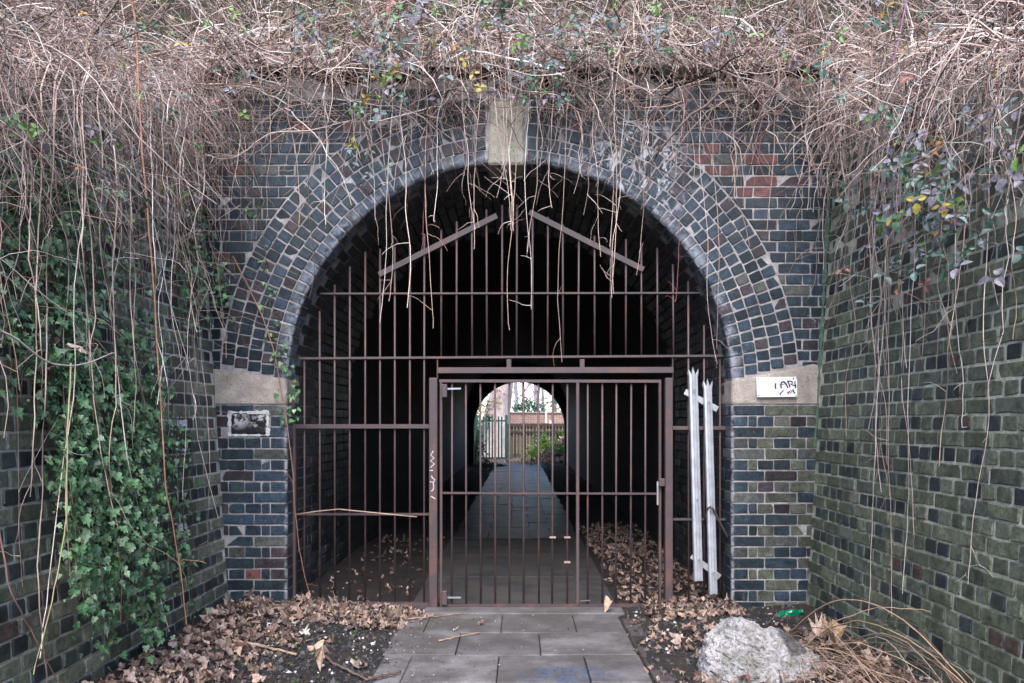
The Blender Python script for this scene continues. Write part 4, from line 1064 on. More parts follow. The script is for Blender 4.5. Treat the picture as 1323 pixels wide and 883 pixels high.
# ---- ivy sprays on the portal at the left of the arch
iv2 = tag(empty('ivy_spray', tuple(at(300, 420, F-.03))), 'loose ivy spray trailing on the portal left of the arch', 'ivy')
run = Stems(); pos = []
for pl in ([(240, 230), (262, 290), (285, 350), (292, 400)], [(262, 300), (278, 345), (300, 385)], [(335, 250), (340, 320), (350, 390), (356, 450), (372, 480)], [(375, 480), (380, 510), (372, 540)]):
    pts = np.array([at(x, y, F-.03) for x, y in pl]); t = np.linspace(0, len(pts)-1, 14); P = np.stack([np.interp(t, range(len(pts)), pts[:, a]) for a in range(3)], -1)+rng.normal(0, .006, (14, 3))
    run.add(P[None], np.full((1, 14), .0025), np.array([(.12, .09, .05)])); k = rng.integers(0, 14, 34); pos.append(P[k]+rng.normal(0, 1, (34, 3))*np.array([.035, .015, .035]))
pos = np.concatenate(pos); pos[:, 1] = np.minimum(pos[:, 1], F-.012); K = len(pos)
scatter('leaves', ovt+ivt, pos, np.tile([0, -1., .5], (K, 1))+rng.normal(0, .4, (K, 3)), np.tile([0, -.2, -1.], (K, 1))+rng.normal(0, .5, (K, 3)), rng.uniform(.022, .05, K), palette(GREEN, K, .7, 1.6), M['leaf'], iv2)
o = run.build('runners'); o.parent = iv2; o.matrix_parent_inverse = Matrix.Translation(-Vector(iv2.location))

# ---- bramble leaves in threes: each spray that shows is a leaf of its plant
def trifoliate():
    v = []; f = []
    for a, s, off in ((0, 1, .30), (2.0, .85, .12), (-2.0, .85, .12)):
        tv, tf = leaf_template([(x*1.25, y) for x, y in OVAL], .3, -.3, .03); ca_, sa_ = math.cos(a), math.sin(a)
        q = tv*s; q = np.c_[q[:, 0]*ca_-(q[:, 1]+off)*sa_*1, q[:, 0]*sa_+(q[:, 1]+off)*ca_, q[:, 2]]; n = len(v); v += q.tolist(); f += [[i+n for i in t] for t in tf]
    return np.array(v), f
TRI = [mesh_from('leaf', *trifoliate()) for _ in range(6)]
for me in TRI: me.materials.append(M['leaf'])
BR = [(.13, .18, .155), (.08, .13, .10), (.17, .21, .20), (.17, .15, .18), (.06, .12, .07), (.22, .20, .23)]
YEL = [(.42, .26, .05), (.36, .17, .06), (.38, .32, .07), (.32, .13, .11)]; LIME = [(.14, .25, .05), (.10, .20, .05)]
def bush(name, label, base, spots, facing):
    b_ = tag(empty(name, tuple(base)), label, 'bramble')
    for p, size, tint in spots:
        o = bpy.data.objects.new('leaf', random.choice(TRI)); col.objects.link(o); o.parent = b_; o.matrix_parent_inverse = Matrix.Translation(-b_.location)
        n = Vector(facing)+Vector(rng.normal(0, .45, 3)); t = Vector((0, 0, -1))+Vector(rng.normal(0, .5, 3))
        Rm = rot_from(np.array([n]), np.array([t]))[0]; m4 = Matrix(Rm.tolist()).to_4x4(); m4.translation = p
        o.matrix_basis = m4 @ Matrix.Scale(size, 4); o.color = (*tint, 1)
    return b_
def pick(pal): return vary(random.choice(pal), .75, 1.25)
sp_ = []
for _ in range(230):
    u = random.random()
    if u < .55: px, py = random.gauss(1185, 45), random.gauss(250, 60)
    elif u < .8: px, py = random.uniform(1110, 1323), random.uniform(90, 330)
    else: px, py = random.uniform(1060, 1323), random.uniform(0, 130)
    z_ = on_right(max(1090, px), py, random.uniform(.12, .4))
    if py < 130: z_ = at(px, py, random.uniform(3.9, 4.6))
    q_ = random.random(); sp_.append((z_, random.uniform(.026, .054), pick(BR) if q_ < .86 else pick(LIME) if q_ < .93 else pick(YEL)))
bush('bramble_bush', 'bramble with grey green and purplish leaves hanging over the right wall', on_right(1190, 150), sp_, (-.7, -.6, .6))
sp_ = []
for cx_, cy_, n in ((505, 80, 26), (520, 30, 14), (640, 30, 22), (690, 60, 16), (700, 110, 22), (735, 40, 14), (470, 40, 10), (480, 130, 12), (590, 85, 8), (840, 40, 14), (480, 210, 8), (400, 30, 14), (560, 15, 16), (780, 20, 16), (930, 25, 14), (1010, 60, 10)):
    for _ in range(n): sp_.append((at(random.gauss(cx_, 18), random.gauss(cy_, 22), F-random.uniform(.25, .55)), random.uniform(.026, .055), pick(BR) if random.random() < .82 else pick(LIME)))
for px, py in ((487, 100), (512, 88), (588, 60), (600, 78), (560, 52), (472, 127), (503, 5), (612, 95), (455, 185), (620, 112)): sp_.append((at(px, py, F-.5), random.uniform(.034, .05), pick(YEL)))
bush('bramble_bush', 'bramble with grey green leaves and a few yellow ones above the keystone', at(600, 60, F+.1), sp_, (0, -1, .5))
sp_ = []
for _ in range(170):
    px, py = random.uniform(0, 330), random.uniform(0, 330)
    if py > 120+.5*px+60: continue
    q_ = random.random(); Y = random.uniform(3.8, 4.8) if py < 150 else None
    p = at(px, py, Y) if Y else on_left(min(px, 255), py, random.uniform(.15, .4))
    sp_.append((p, random.uniform(.018, .036), pick(BR) if q_ < .6 else pick(LIME) if q_ < .9 else pick(YEL)))
bush('bramble_bush', 'bramble with scattered green leaves above the ivy on the left', on_left(120, 150), sp_, (.6, -.8, .5))

edge = Bag(); xs_ = np.linspace(-2.3, 2.3, 150); v = []; f = []
for i, x in enumerate(xs_):
    lip = .03+.03*math.sin(x*5.3+1)+.025*math.sin(x*13.7)+random.uniform(-.01, .02)
    for yy, zz in ((F+.42, WTOP+.05), (F+.16, WTOP+.06+random.uniform(0, .03)), (F-.02, WTOP+.02+random.uniform(-.02, .02)), (F-.035-random.uniform(0, .02), WTOP-lip*.5), (F-.004, WTOP-lip-.03)): v.append((x+random.uniform(-.01, .01), yy, zz))
for i in range(len(xs_)-1):
    for k in range(4): f.append((i*5+k, i*5+k+1, i*5+k+6, i*5+k+5))
edge.add(v, f); o = edge.build('earth_lip', M['bank'], None, True); tag(o, 'dark earth spilling over the broken top courses of the portal wall', kind='structure')
# dead leaves caught in the brambles and grass on the bank
pos = []
for _ in range(1500):
    x, y = random.uniform(-4, 4), random.uniform(3, 8)
    if abs(x) < 2.5 and y < 5.75: continue
    pos.append((x, y, float(bank_z(x, y))+abs(random.gauss(.06, .1))))
for _ in range(160): x_ = random.uniform(-2.2, 2.2); pos.append((x_, F-random.uniform(.02, .1), WTOP+random.gauss(-.02, .07)))
for _ in range(7): pos.append(tuple(on_left(random.uniform(10, 240), random.uniform(180, 560), random.uniform(.1, .3))))
pos = np.array(pos); K = len(pos)
map_t = []
for _ in range(26):
    v, f = leaf_template([(x*random.uniform(.75, 1.15)+rng.normal(0, .05), y+rng.normal(0, .05)) for x, y in MAPLE], random.uniform(-.5, .8), random.uniform(-1., 1.), .15); v[:, 0] *= random.uniform(.55, 1.1); map_t.append((v, f))
    if _ % 2:
        ang = np.linspace(0, 2*math.pi, 12, endpoint=False); rr_ = rng.uniform(.25, .58, 12); v, f = leaf_template([(math.sin(a)*r_*.9, .45-math.cos(a)*r_) for a, r_ in zip(ang, rr_)], random.uniform(-1.2, 1.2), random.uniform(-1.4, 1.4), .10); map_t.append((v, f))
DEAD = [(.42, .29, .23), (.33, .22, .17), (.52, .39, .32), (.22, .14, .11), (.46, .32, .24), (.40, .30, .26)]
o = scatter('caught_leaves', map_t, pos, rng.normal(0, 1, (K, 3)), rng.normal(0, 1, (K, 3)), rng.uniform(.03, .075, K), palette(DEAD, K, .5, 1.1), M['dead']); tag(o, 'brown dead leaves caught among the bramble stems', 'dead leaves', kind='stuff')
K = 5200; x = rng.uniform(-4, 4, K); y = rng.uniform(5.9, 9.5, K); z = bank_z(x, y); gb = Stems()
P = np.zeros((K, 4, 3)); ln = rng.uniform(.08, .25, K); d = rng.normal(0, .5, (K, 2))
for i in range(4): t = i/3; P[:, i] = np.stack([x+d[:, 0]*ln*t*t, y+d[:, 1]*ln*t*t, z+ln*t*(1-.3*t)], -1)
gb.add(P, taper(K, 4, np.full(K, .003), .2), palette([(.12, .2, .03), (.2, .26, .06), (.3, .25, .12)], K)); o = gb.build('bank_grass', M['leaf']); tag(o, 'green grass blades growing on the bank above the portal', 'grass', kind='stuff')

# ================================================================== LITTER ON THE GROUND
pos = []; size = []
def drop(n, xr, yr, pile=.03, s=(.045, .10), keepf=None):
    for _ in range(n):
        x, y = random.uniform(*xr), random.uniform(*yr)
        if keepf and random.random() > keepf(x, y): continue
        pos.append((x, y, float(ground_z(x, y))+random.uniform(.004, pile))); size.append(random.uniform(*s))
band = lambda x, y: min(1, max(.06, ((-x-1.15)/.45 if y < 5.0 else 1.0)))
drop(2500, (-1.93, -.8), (2.4, 5.42), .035, (.022, .10), lambda x, y: band(x, y)*(1 if x < -1.2 or y > 4.9 else .5))
drop(420, (-1.55, -.62), (5.05, 5.6), .03, (.04, .09))
drop(240, (-1.5, -.85), (5.7, 9), .02, (.03, .07), lambda x, y: .5)
drop(800, (.74, 1.42), (5.72, 10), .03, (.04, .09)); drop(260, (.85, 1.5), (5.2, 5.7), .03, (.03, .08))
drop(900, (.9, 1.92), (2.6, 5.0), .05, (.035, .095), lambda x, y: .28+.6*(x > 1.45 and y < 4.6)+.4*(x < 1.15))
drop(60, (.66, .9), (3.4, 5.3), .02, (.03, .07)); drop(300, (-1.4, 1.4), (20, 25), .03, (.04, .09), lambda x, y: abs(x) > .7)
pos = np.array(pos); size = np.array(size); K = len(pos)
nrm = np.tile([0, 0, 1.], (K, 1))+rng.normal(0, .42, (K, 3)); tip = rng.normal(0, 1, (K, 3)); size *= .70
o = scatter('leaf_litter', map_t, pos, nrm, tip, size, palette(DEAD, K, .25, 1.1), M['dead']); tag(o, 'brown dry fallen leaves heaped along the walls and in the tunnel', 'leaf litter', kind='stuff')
# stone chips and grit on the bare earth
K = 5200; x = np.where(rng.random(K) < .62, rng.uniform(-1.6, -.7, K), rng.uniform(.7, 1.85, K)); y = 2.9+2.75*rng.random(K)
z = ground_z(x, y); octa = np.array([(1, 0, 0), (0, 1, 0), (-1, 0, 0), (0, -1, 0), (0, 0, .8), (0, 0, -.8)]); of = [(0, 1, 4), (1, 2, 4), (2, 3, 4), (3, 0, 4), (1, 0, 5), (2, 1, 5), (3, 2, 5), (0, 3, 5)]
ot = [(octa*(1+rng.normal(0, .25, octa.shape)), of) for _ in range(8)]
tn = palette([(.05, .048, .052), (.03, .03, .033), (.08, .075, .075), (.06, .05, .045)], K); wh = rng.random(K) < .05; tn[wh] = (.5, .47, .46)
o = scatter('stone_chips', ot, np.stack([x, y, z+.002], -1), rng.normal(0, 1, (K, 3)), rng.normal(0, 1, (K, 3)), np.minimum(rng.gamma(2, .0035, K)+.002, .022), tn, M['stonechip']); tag(o, 'dark grit and stone chips scattered on the bare earth', 'grit', kind='stuff')
K = 260; x = np.where(rng.random(K) < .5, rng.uniform(-.72, .64, K), -.72+np.abs(rng.normal(0, .12, K))); y = rng.uniform(3.6, 5.4, K); tn = palette([(.20, .18, .17), (.06, .05, .05), (.32, .30, .29)], K)
o = scatter('path_crumbs', ot, np.stack([x, y, np.full(K, .003)], -1), rng.normal(0, 1, (K, 3)), rng.normal(0, 1, (K, 3)), rng.uniform(.002, .006, K), tn, M['stonechip']); tag(o, 'small pale crumbs of stone lying on the path slabs', 'grit', kind='stuff')
# seedlings
K = 260; x = np.where(rng.random(K) < .6, rng.uniform(-1.7, -.85, K), rng.uniform(.95, 1.8, K)); y = rng.uniform(3.2, 5.4, K)
o = scatter('seedlings', ovt, np.stack([x, y, ground_z(x, y)+rng.uniform(.01, .03, K)], -1), np.tile([0, 0, 1.], (K, 1))+rng.normal(0, .4, (K, 3)), rng.normal(0, 1, (K, 3)), rng.uniform(.010, .022, K), palette([(.07, .16, .03), (.05, .11, .03)], K), M['leaf']); tag(o, 'tiny bright green seedlings sprouting from the dark earth', 'seedlings', kind='stuff')

# single leaves one can point to
def one_leaf(px, py, s, tint, label, lift=.02, tilt=.35, gy=None):
    Y = gy or HC*FPX/(py-VY); p = at(px, py, Y); v, f = map_t[random.randrange(10)]
    Rm = rot_from(np.array([[random.gauss(0, tilt), -.35, 1.]]), rng.normal(0, 1, (1, 3)))[0]
    q = v@Rm.T*s; q[:, 2] -= q[:, 2].min(); q += np.array([p.x, p.y, p.z]); q[:, 2] += float(ground_z(p.x, p.y)) if abs(p.x) > .76 else .002
    o = put('fallen_leaf', mesh_from('fallen_leaf', q, f), M['dead'], None, tint); tag(grounded(o), label, 'leaf', 'single fallen leaves')
one_leaf(621, 809, .055, (.30, .19, .14), 'small curled brown leaf alone on the middle of the path')
one_leaf(586, 815, .035, (.42, .32, .28), 'tiny pale leaf on the path beside the thin stick')
one_leaf(790, 790, .10, (.50, .37, .28), 'pale upright leaf at the foot of the gate right of the path')
one_leaf(1130, 875, .12, (.44, .33, .26), 'large pale leaf at the bottom edge below the dry cane heap')
one_leaf(1058, 843, .13, (.50, .38, .31), 'large pale curled leaf against the right of the concrete lump')
one_leaf(1085, 852, .15, (.38, .25, .16), 'long brown folded leaf at the left end of the dry cane heap')
one_leaf(412, 868, .11, (.46, .33, .25), 'broad pale leaf at the bottom left of the path')
one_leaf(392, 832, .06, (.55, .5, .45), 'pale crumpled scrap beside the thick stick')
# sticks
def stick(pts, r, tint, label):
    L = [at(x, y, HC*FPX/(y-VY)) for x, y in pts]; L = [Vector((p.x, p.y, max(.0, float(ground_z(p.x, p.y)))+r+.006)) for p in L]
    P = np.array(L); t = np.linspace(0, len(P)-1, 14); C = np.stack([np.interp(t, range(len(P)), P[:, a]) for a in range(3)], -1)+rng.normal(0, .002, (14, 3))
    v, f = tube(C, r*np.linspace(1, .55, 14)*(1+rng.normal(0, .08, 14)), 7); o = put('stick', mesh_from('stick', v, f, smooth=True), M['bark'], None, tint); tag(grounded(o), label, 'stick', 'sticks on the ground')
stick([(567, 831), (590, 825), (620, 820)], .005, (.34, .22, .16), 'thin forked stick lying across the path')
stick([(300, 849), (335, 850), (383, 857)], .011, (.36, .25, .19), 'thick pale stick among the leaves at lower left')
stick([(412, 852), (440, 868), (475, 882)], .008, (.14, .10, .09), 'dark twig on the bare earth left of the path')
stick([(475, 882), (500, 876), (518, 872)], .010, (.10, .07, .06), 'short dark stick at the left edge of the path')
stick([(526, 802), (560, 799), (597, 794)], .005, (.30, .19, .13), 'thin stick lying along the foot of the left gate post')
stick([(372, 846), (395, 838), (420, 828)], .005, (.25, .16, .12), 'thin brown twig standing out on the left bare earth')
v, f = tube([(gx(385), G-.05, gz(664)), (gx(410), G-.06, gz(660)), (gx(440), G-.06, gz(657)), (gx(480), G-.06, gz(661)), (gx(540), G-.055, gz(667))], .005, 6)
o = put('stick', mesh_from('stick', v, f, smooth=True), M['bark'], None, (.33, .24, .18)); tag(grounded(o), 'long bowed twig lodged across the bars of the left grille', 'stick', 'sticks on the ground')

# ---- lump of broken concrete
def lump():
    n = 92; v = []; f = []; idx = {}
    def vid(p):
        k = tuple(round(c_, 5) for c_ in p)
        if k not in idx: idx[k] = len(v); v.append(p)
        return idx[k]
    g = np.linspace(-1, 1, n)
    for ax_ in range(3):
        for sgn in (-1, 1):
            for i in range(n-1):
                for j in range(n-1):
                    qd = []
                    for a, c_ in ((i, j), (i+1, j), (i+1, j+1), (i, j+1)):
                        p = [0, 0, 0]; p[ax_] = sgn; p[(ax_+1) % 3] = g[a]; p[(ax_+2) % 3] = g[c_]; qd.append(vid(tuple(p)))
                    f.append(qd if sgn > 0 else qd[::-1])
    out = []; tn = []
    planes = [((0, 0, -1), .12), ((-1, -.1, .15), .265), ((1, -.1, .30), .27), ((0, 1, .2), .19), ((0, -1, .55), .150), ((-.5, -.8, .5), .20), ((.55, -.75, .45), .205), ((0, .25, 1), .150), ((-.45, 0, 1), .185), ((.5, .1, 1), .175), ((-.9, -.1, 1), .275), ((.2, -.5, 1), .165), ((-.75, .7, .3), .24), ((.8, .6, .3), .24)]
    planes = [(Vector(n_).normalized(), d_) for n_, d_ in planes]
    for p in v:
        dn = Vector(p).normalized(); rr = sum((max(0, n_.dot(dn))/d_)**34 for n_, d_ in planes)**(-1/34); q = dn*rr
        if q.z > 0: q.z *= float(np.interp(q.x, [-.28, -.22, -.12, -.02, .02, .07, .16, .26], [.75, 1.2, 1.28, 1.08, .84, .98, .84, .55]))
        n1 = mnoise.fractal(q*6+Vector((3, 1, 7)), 1.0, 2.0, 3); n2 = mnoise.fractal(q*34, .55, 2.1, 5); st_ = mnoise.fractal(Vector((q.x*8+q.z*14, q.y*8, q.z*55+q.x*12)), .9, 2., 3)
        vo = mnoise.voronoi(q*9+Vector((2, 3, 1)))[0]; w_ = q+dn*(n1*.018+n2*.013+st_*.008+(vo[1]-vo[0]-.3)*.022); out.append(tuple(w_))
        dark = 1-.68*max(0, min(1, 2.2*(1-((q.x-.15)**2/.007+(q.y)**2/.03))))*(q.z > .06); tn.append((dark, dark, dark*1.03))
    return out, f, np.array(tn)
v, f, tn = lump(); lp = put('concrete_lump', mesh_from('concrete_lump', v, f, tn, True), M['lump'])
v0 = at(976, 860, 4.18); lp.location = (v0.x+.005, 4.12, .088); lp.rotation_euler = (0, R(2), R(-6)); lp.scale = (1.06, 1.1, 1.0)
tag(lp, 'rough whitish lump of broken concrete on the ground right of the path', 'concrete')

# ---- crushed green bottle
prof = [(0, .002), (.028, 0), (.034, .012), (.034, .05), (.030, .06), (.034, .07), (.034, .105), (.026, .13), (.013, .152), (.012, .166), (.015, .168), (.014, .182), (0, .183)]
v = []; f = []; ns = 20
for i, (r_, h_) in enumerate(prof):
    for k in range(ns):
        a = k/ns*2*math.pi; x, y, z = r_*math.cos(a), r_*math.sin(a), h_-.09
        cr_ = mnoise.noise(Vector((x*28, y*28, z*24)))*.014+mnoise.noise(Vector((x*60+4, y*60, z*60)))*.006; s = 1+cr_/max(r_, .01)
        v.append((x*s, y*s*.72, z+.02*mnoise.noise(Vector((x*20, y*20, 3)))+.014*math.sin(z*40)*0))
for i in range(len(prof)-1):
    for k in range(ns): f.append((i*ns+k, i*ns+(k+1) % ns, (i+1)*ns+(k+1) % ns, (i+1)*ns+k))
bo = put('crushed_bottle', mesh_from('crushed_bottle', v, f), M['bottle']); tag(bo, 'crumpled bright green plastic bottle by the foot of the right pier', 'bottle')
p = at(1021, 800, 5.17); bo.location = (p.x, p.y, p.z+.028); bo.rotation_euler = (R(8), R(80), R(18))

# ---- heap of dry canes and straw in the right corner
hp = Stems(); n = 12
def arcs(K, xa, ya, xb, yb, hh, r):
    P = np.zeros((K, n, 3)); A = np.stack([rng.uniform(*xa, K), rng.uniform(*ya, K)], -1); B = np.stack([rng.uniform(*xb, K), rng.uniform(*yb, K)], -1); h_ = rng.uniform(*hh, K); sk = rng.uniform(.7, 1.5, K); sw = rng.normal(0, .07, (K, 2))
    for i in range(n):
        t = i/(n-1); xy = A+(B-A)*t+sw*math.sin(math.pi*t); P[:, i, :2] = xy; P[:, i, 2] = ground_z(xy[:, 0], xy[:, 1])+.008+h_*np.sin(math.pi*t**sk)+rng.normal(0, .004, K)
    P[..., 0] = np.minimum(P[..., 0], XR-.012); hp.add(P, taper(K, n, rng.uniform(*r, K), .5), palette([(.34, .21, .14), (.26, .16, .11), (.42, .30, .22), (.16, .10, .07), (.36, .27, .22)], K))
arcs(34, (1.35, 1.8), (4.0, 4.6), (1.5, 1.93), (2.7, 3.5), (.05, .26), (.0016, .0032))
arcs(60, (1.2, 1.8), (3.4, 4.5), (1.3, 1.92), (3.0, 4.4), (.01, .16), (.0012, .0028))
o = hp.build('dry_cane_heap'); tag(o, 'heap of dry orange brown canes and straw against the right wall', 'dry canes', kind='stuff')
def bow(A, B, h_, lab, r=.0042):
    A, B = Vector(A), Vector(B); pts = [A.lerp(B, t)+Vector((0, 0, float(ground_z(A.x, A.y))+h_*math.sin(math.pi*t**.9)+.01)) for t in np.linspace(0, 1, 8)]; cane(pts, r, (.44, .28, .18), lab)
bow((1.62, 4.75, 0), (1.90, 2.9, 0), .36, 'long bowed cane arching over the dry heap beside the right wall')
bow((1.70, 4.6, 0), (1.86, 2.8, 0), .26, 'second bowed cane under the long one over the dry heap')
bow((1.50, 4.3, 0), (1.93, 3.7, .38), .12, 'thin cane rising from the dry heap to lean on the right wall', .0032)
pl = tag(empty('bramble_seedling', tuple(at(1245, 880, 3.75))), 'low green bramble shoot beside the dry heap at lower right', 'plant')
for px, py in ((1240, 868), (1258, 862), (1250, 878), (1232, 878)):
    o = bpy.data.objects.new('leaf', random.choice(TRI)); col.objects.link(o); o.parent = pl; o.matrix_parent_inverse = Matrix.Translation(-pl.location)
    m4 = Matrix(rot_from(np.array([[random.gauss(0, .3), -.6, 1.]]), rng.normal(0, 1, (1, 3)))[0].tolist()).to_4x4(); m4.translation = at(px, py, 3.7); o.matrix_basis = m4 @ Matrix.Scale(.038, 4); o.color = (.05, .16, .06, 1)

# ================================================================== BEYOND THE FAR END OF THE TUNNEL
# green palisade fence
YF = 27.3; pf_ = tag(empty('palisade_fence', tuple(at(635, 597, YF))), 'green steel palisade fence beyond the far end of the tunnel', 'fence')
def ffp(name, x0, x1, y0, y1, d, dy, tint, mat, parent, Y):
    a, b_ = at(x0, y1, Y), at(x1, y0, Y); v, f = box(a.x, b_.x, Y+dy-d/2, Y+dy+d/2, a.z, b_.z); return put(name, mesh_from(name, v, f), M[mat], parent, tint)
GS = (.018, .085, .07)
for x0, x1 in ((613.8, 617.4), (652.6, 656)): ffp('post', x0, x1, 536.5, 600, .08, 0, GS, 'green_steel', pf_, YF)
for i in range(9):
    x = 620.2+i*4.0
    if x > 652: break
    a, b_ = at(x-1.0, 598, YF), at(x+1.0, 537.5, YF); v = [(a.x, YF-.05, a.z), (b_.x, YF-.05, a.z), (b_.x, YF-.05, b_.z-.05), ((a.x+b_.x)/2, YF-.05, b_.z), (a.x, YF-.05, b_.z-.05)]; v += [(x_, y_+.02, z_) for x_, y_, z_ in v]
    f = [(0, 1, 2, 3, 4), (9, 8, 7, 6, 5)]+[(k, (k+1) % 5, (k+1) % 5+5, k+5) for k in range(5)]; put('pale', mesh_from('pale', v, f), M['green_steel'], pf_, GS)
for y_ in (544, 592): ffp('rail', 615, 655, y_-1, y_+1, .04, .0, GS, 'green_steel', pf_, YF)
# timber fence
YT = 29.0; tf_ = tag(empty('timber_fence', tuple(at(700, 592, YT))), 'weathered timber board fence with dark cap rail beyond the tunnel', 'fence')
for i in range(20):
    x = 655.5+i*4.2; k = random.uniform(.7, 1.3); ffp('board', x, x+3.5, 551.5, 594, .025, random.uniform(-.01, .01), (.085*k, .09*k, .06*k), 'timber', tf_, YT)
ffp('cap_rail', 655, 740, 547.5, 551.5, .12, -.02, (.06, .045, .04), 'timber', tf_, YT)
ffp('rail', 655, 740, 557.5, 560, .05, -.06, (.04, .035, .03), 'timber', tf_, YT)
for x in (664, 677, 690, 703, 716, 729): ffp('post', x, x+1.8, 550, 594, .07, -.08, (.045, .04, .035), 'timber', tf_, YT)
# brick garden wall and house behind
YH = 35.0; hw = tag(empty('garden_wall', tuple(at(690, 575, YH))), 'red brown brick wall behind the timber fence', 'wall')
ffp('brickwork', 655, 760, 534, 590, .3, 0, None, 'house', hw, YH); ffp('coping', 654, 761, 532.5, 534.2, .42, 0, (.35, .30, .27), 'timber', hw, YH)
for x0, y0, x1, y1 in ((704, 531, 706.5, 547), (709, 544, 713, 548)): ffp('downpipe' if x0 < 707 else 'vent', x0, x1, y0, y1, .1, -.2, (.7, .7, .7), 'white', hw, YH)
# trees
def limb(bag, p, d, L, r, depth, tint):
    n = 5; pts = [p.copy()]; q = p.copy(); dd = d.copy()
    for i in range(n): dd = (dd+Vector(rng.normal(0, .10, 3))+Vector((0, 0, .03))).normalized(); q = q+dd*L/n; pts.append(q.copy())
    v, f = tube(pts, np.linspace(r, r*.6, n+1), 6 if depth > 1 else 4, False); bag.add(v, f, tint)
    if depth:
        for k in range(3 if depth > 1 else 4):
            i = random.randint(2, n); limb(bag, pts[i], (dd+Vector(rng.normal(0, .65, 3))+Vector((0, 0, .25))).normalized(), L*random.uniform(.5, .75), r*.5, depth-1, tint)
    return pts
def bare_tree(px, Y, h, r, tint, label, lean=0.0):
    p = at(px, 600, Y); p.z = -.1; root = tag(empty('bare_tree', tuple(p)), label, 'tree', 'bare trees beyond the tunnel'); tr = Bag(); cw = Bag()
    pts = [p+Vector((lean*t*h+random.gauss(0, .04), 0, h*t)) for t in np.linspace(0, 1, 8)]; v, f = tube(pts, np.linspace(r, r*.35, 8), 8, False); tr.add(v, f, tint)
    for i in range(2, 8):
        for _ in range(3): limb(cw, pts[i], Vector((random.gauss(0, .8), random.gauss(0, .8), random.uniform(.2, .8))).normalized(), h*.26, r*.28, 2, tint)
    tr.build('trunk', M['bark'], root, True); cw.build('crown', M['bark'], root, True)
bare_tree(676, 41, 8, .10, (.28, .22, .22), 'thin bare tree standing left of the others behind the brick wall')
bare_tree(690, 46, 9, .14, (.32, .26, .27), 'tall bare tree in the middle behind the brick wall', .01)
bare_tree(703, 43, 8, .10, (.27, .22, .22), 'slender bare tree right of the middle behind the brick wall', -.02)
bare_tree(716, 38.5, 7, .12, (.20, .15, .14), 'dark bare tree nearest the right edge of the tunnel mouth', .02)
bare_tree(667, 50, 10, .15, (.36, .31, .32), 'pale distant bare tree beside the big trunk', .0)
# the big pale trunk behind the palisade
YB = 31.0; bt_ = tag(empty('broad_tree', tuple(at(645, 600, YB))), 'broad pale trunk of a big tree behind the green palisade fence', 'tree'); tb = Bag(); n = 22; v = []; f = []; ns = 20
for i in range(n):
    t = i/(n-1); py = 604-t*190; c0 = at(np.interp(py, [414, 495, 537, 604], [652, 650, 641, 636]), py, YB); rr = np.interp(py, [414, 495, 537, 604], [.30, .38, .52, .72])
    for k in range(ns):
        a = k/ns*2*math.pi; q = 1+.10*mnoise.noise(Vector((math.cos(a)*1.5, math.sin(a)*1.5, t*5)))+.05*math.sin(a*5+t*3); v.append((c0.x+rr*q*math.cos(a), YB+rr*q*math.sin(a), c0.z))
for i in range(n-1):
    for k in range(ns): f.append((i*ns+k, i*ns+(k+1) % ns, (i+1)*ns+(k+1) % ns, (i+1)*ns+k))
tb.add(v, f, (.46, .38, .36)); tb.build('trunk', M['bark'], bt_, True); cw = Bag(); top = at(652, 414, YB)
for _ in range(12): limb(cw, top+Vector((0, 0, random.uniform(-1.2, .1))), Vector((random.gauss(0, .7), random.gauss(0, .7), random.uniform(.2, .9))).normalized(), 2.2, .10, 2, (.36, .29, .27))
cw.build('crown', M['bark'], bt_, True)
# bushes: leaf clouds with real leaves round a few stems
def shrub(name, label, c_, rad, K, pal, size, squash=.8, cat='shrub'):
    root = tag(empty(name, (c_[0], c_[1], max(0, c_[2]-rad[2]))), label, cat); cl_ = rng.normal(0, .5, (max(4, K//60), 3)); q = cl_[rng.integers(0, len(cl_), K)]+rng.normal(0, .22, (K, 3)); q = q*np.array(rad)+np.array(c_); q[:, 2] = np.maximum(q[:, 2], .02)
    scatter('foliage', ovt, q, rng.normal(0, 1, (K, 3))+np.array([0, -.3, .7]), rng.normal(0, 1, (K, 3)), rng.uniform(*size, K), palette(pal, K, .6, 1.4), M['leaf'], root)
    b_ = Bag()
    for _ in range(7):
        e = Vector(q[random.randrange(K)]); s_ = Vector((c_[0]+random.gauss(0, .1), c_[1]+random.gauss(0, .1), max(0, c_[2]-rad[2]))); v, f = tube([s_, (s_+e)/2+Vector((0, 0, .1)), e], [.02, .014, .006], 4, False); b_.add(v, f, (.15, .11, .08))
    b_.build('stems', M['bark'], root)
YG = [(.28, .50, .05), (.22, .42, .05), (.36, .55, .09), (.14, .28, .05)]
shrub('low_shrub', 'bright green leafy plant on the right bank beyond the tunnel', at(708, 584, 26.2), (.75, .5, .42), 900, YG, (.05, .10))
shrub('low_shrub', 'tallest bright green plant against the right side of the tunnel mouth', at(723, 574, 25.7), (.5, .4, .4), 600, YG, (.05, .11))
shrub('low_shrub', 'small bright green plant by the end of the path beyond the tunnel', at(688, 598, 26.0), (.32, .3, .22), 300, YG, (.04, .09))
shrub('trailing_ivy', 'dark ivy growing up the left edge of the tunnel far end', at(613, 585, 24.9), (.28, .4, 1.3), 700, [(.03, .09, .03), (.06, .14, .04), (.10, .2, .04)], (.05, .10), cat='ivy')
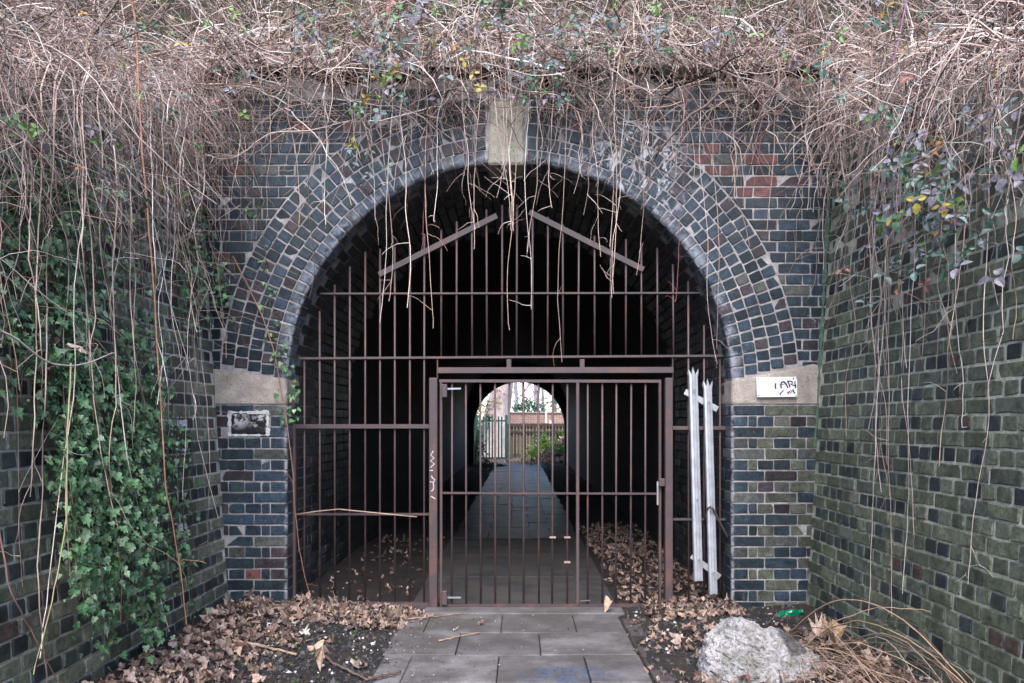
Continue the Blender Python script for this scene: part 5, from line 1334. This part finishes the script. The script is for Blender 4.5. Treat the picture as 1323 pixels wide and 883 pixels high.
shrub('trailing_ivy', 'low dark green mound left of the path at the tunnel far end', at(628, 611, 23.6), (.42, .6, .25), 600, [(.03, .08, .025), (.05, .12, .03)], (.05, .09), cat='ivy')
shrub('golden_hedge', 'yellow brown foliage left of the big trunk beyond the tunnel', at(618, 522, 30), (.7, .6, 1.4), 1100, [(.40, .30, .12), (.32, .25, .10), (.22, .22, .08)], (.07, .13))
shrub('dark_bush', 'dark green evergreen bush over the brick wall beyond the tunnel', at(688, 527, 38), (1.1, .8, .42), 900, [(.04, .13, .08), (.03, .10, .06)], (.07, .13))
# leafy mound at the right of the far exit
xs_ = np.linspace(.2, 3.5, 24); ys_ = np.linspace(24.7, 28.8, 24); XX, YY = np.meshgrid(xs_, ys_)
ZZ = 1.15*np.clip((XX-.5-.02*(YY-25))/1.6, 0, 1)**.8*np.clip((YY-24.9)/1.0, 0, 1)+.05*gnoise(XX, YY)-.05; idx = np.arange(24*24).reshape(24, 24); q = np.stack([idx[:-1, :-1], idx[:-1, 1:], idx[1:, 1:], idx[1:, :-1]], -1).reshape(-1, 4)
mo = put('leafy_mound', mesh_from('leafy_mound', np.stack([XX, YY, ZZ], -1).reshape(-1, 3), q, smooth=True), M['mound']); tag(mo, 'leaf covered earth mound right of the path beyond the tunnel', kind='structure')
K = 1500; x = rng.uniform(.3, 3, K); y = rng.uniform(25, 28.5, K); z = 1.15*np.clip((x-.5-.02*(y-25))/1.6, 0, 1)**.8*np.clip((y-24.9)/1.0, 0, 1)
x2 = rng.uniform(-1.4, .8, 400); y2 = rng.uniform(26.3, 27.6, 400); pos = np.concatenate([np.stack([x, y, z], -1), np.stack([x2, y2, np.full(400, .02)], -1)]); K = len(pos)
o = scatter('far_leaf_litter', map_t, pos, np.tile([0, -.3, 1.], (K, 1))+rng.normal(0, .5, (K, 3)), rng.normal(0, 1, (K, 3)), rng.uniform(.06, .14, K), palette(DEAD, K, .9, 1.7), M['dead']); tag(o, 'pale dead leaves on the ground beyond the tunnel', 'leaf litter', kind='stuff')
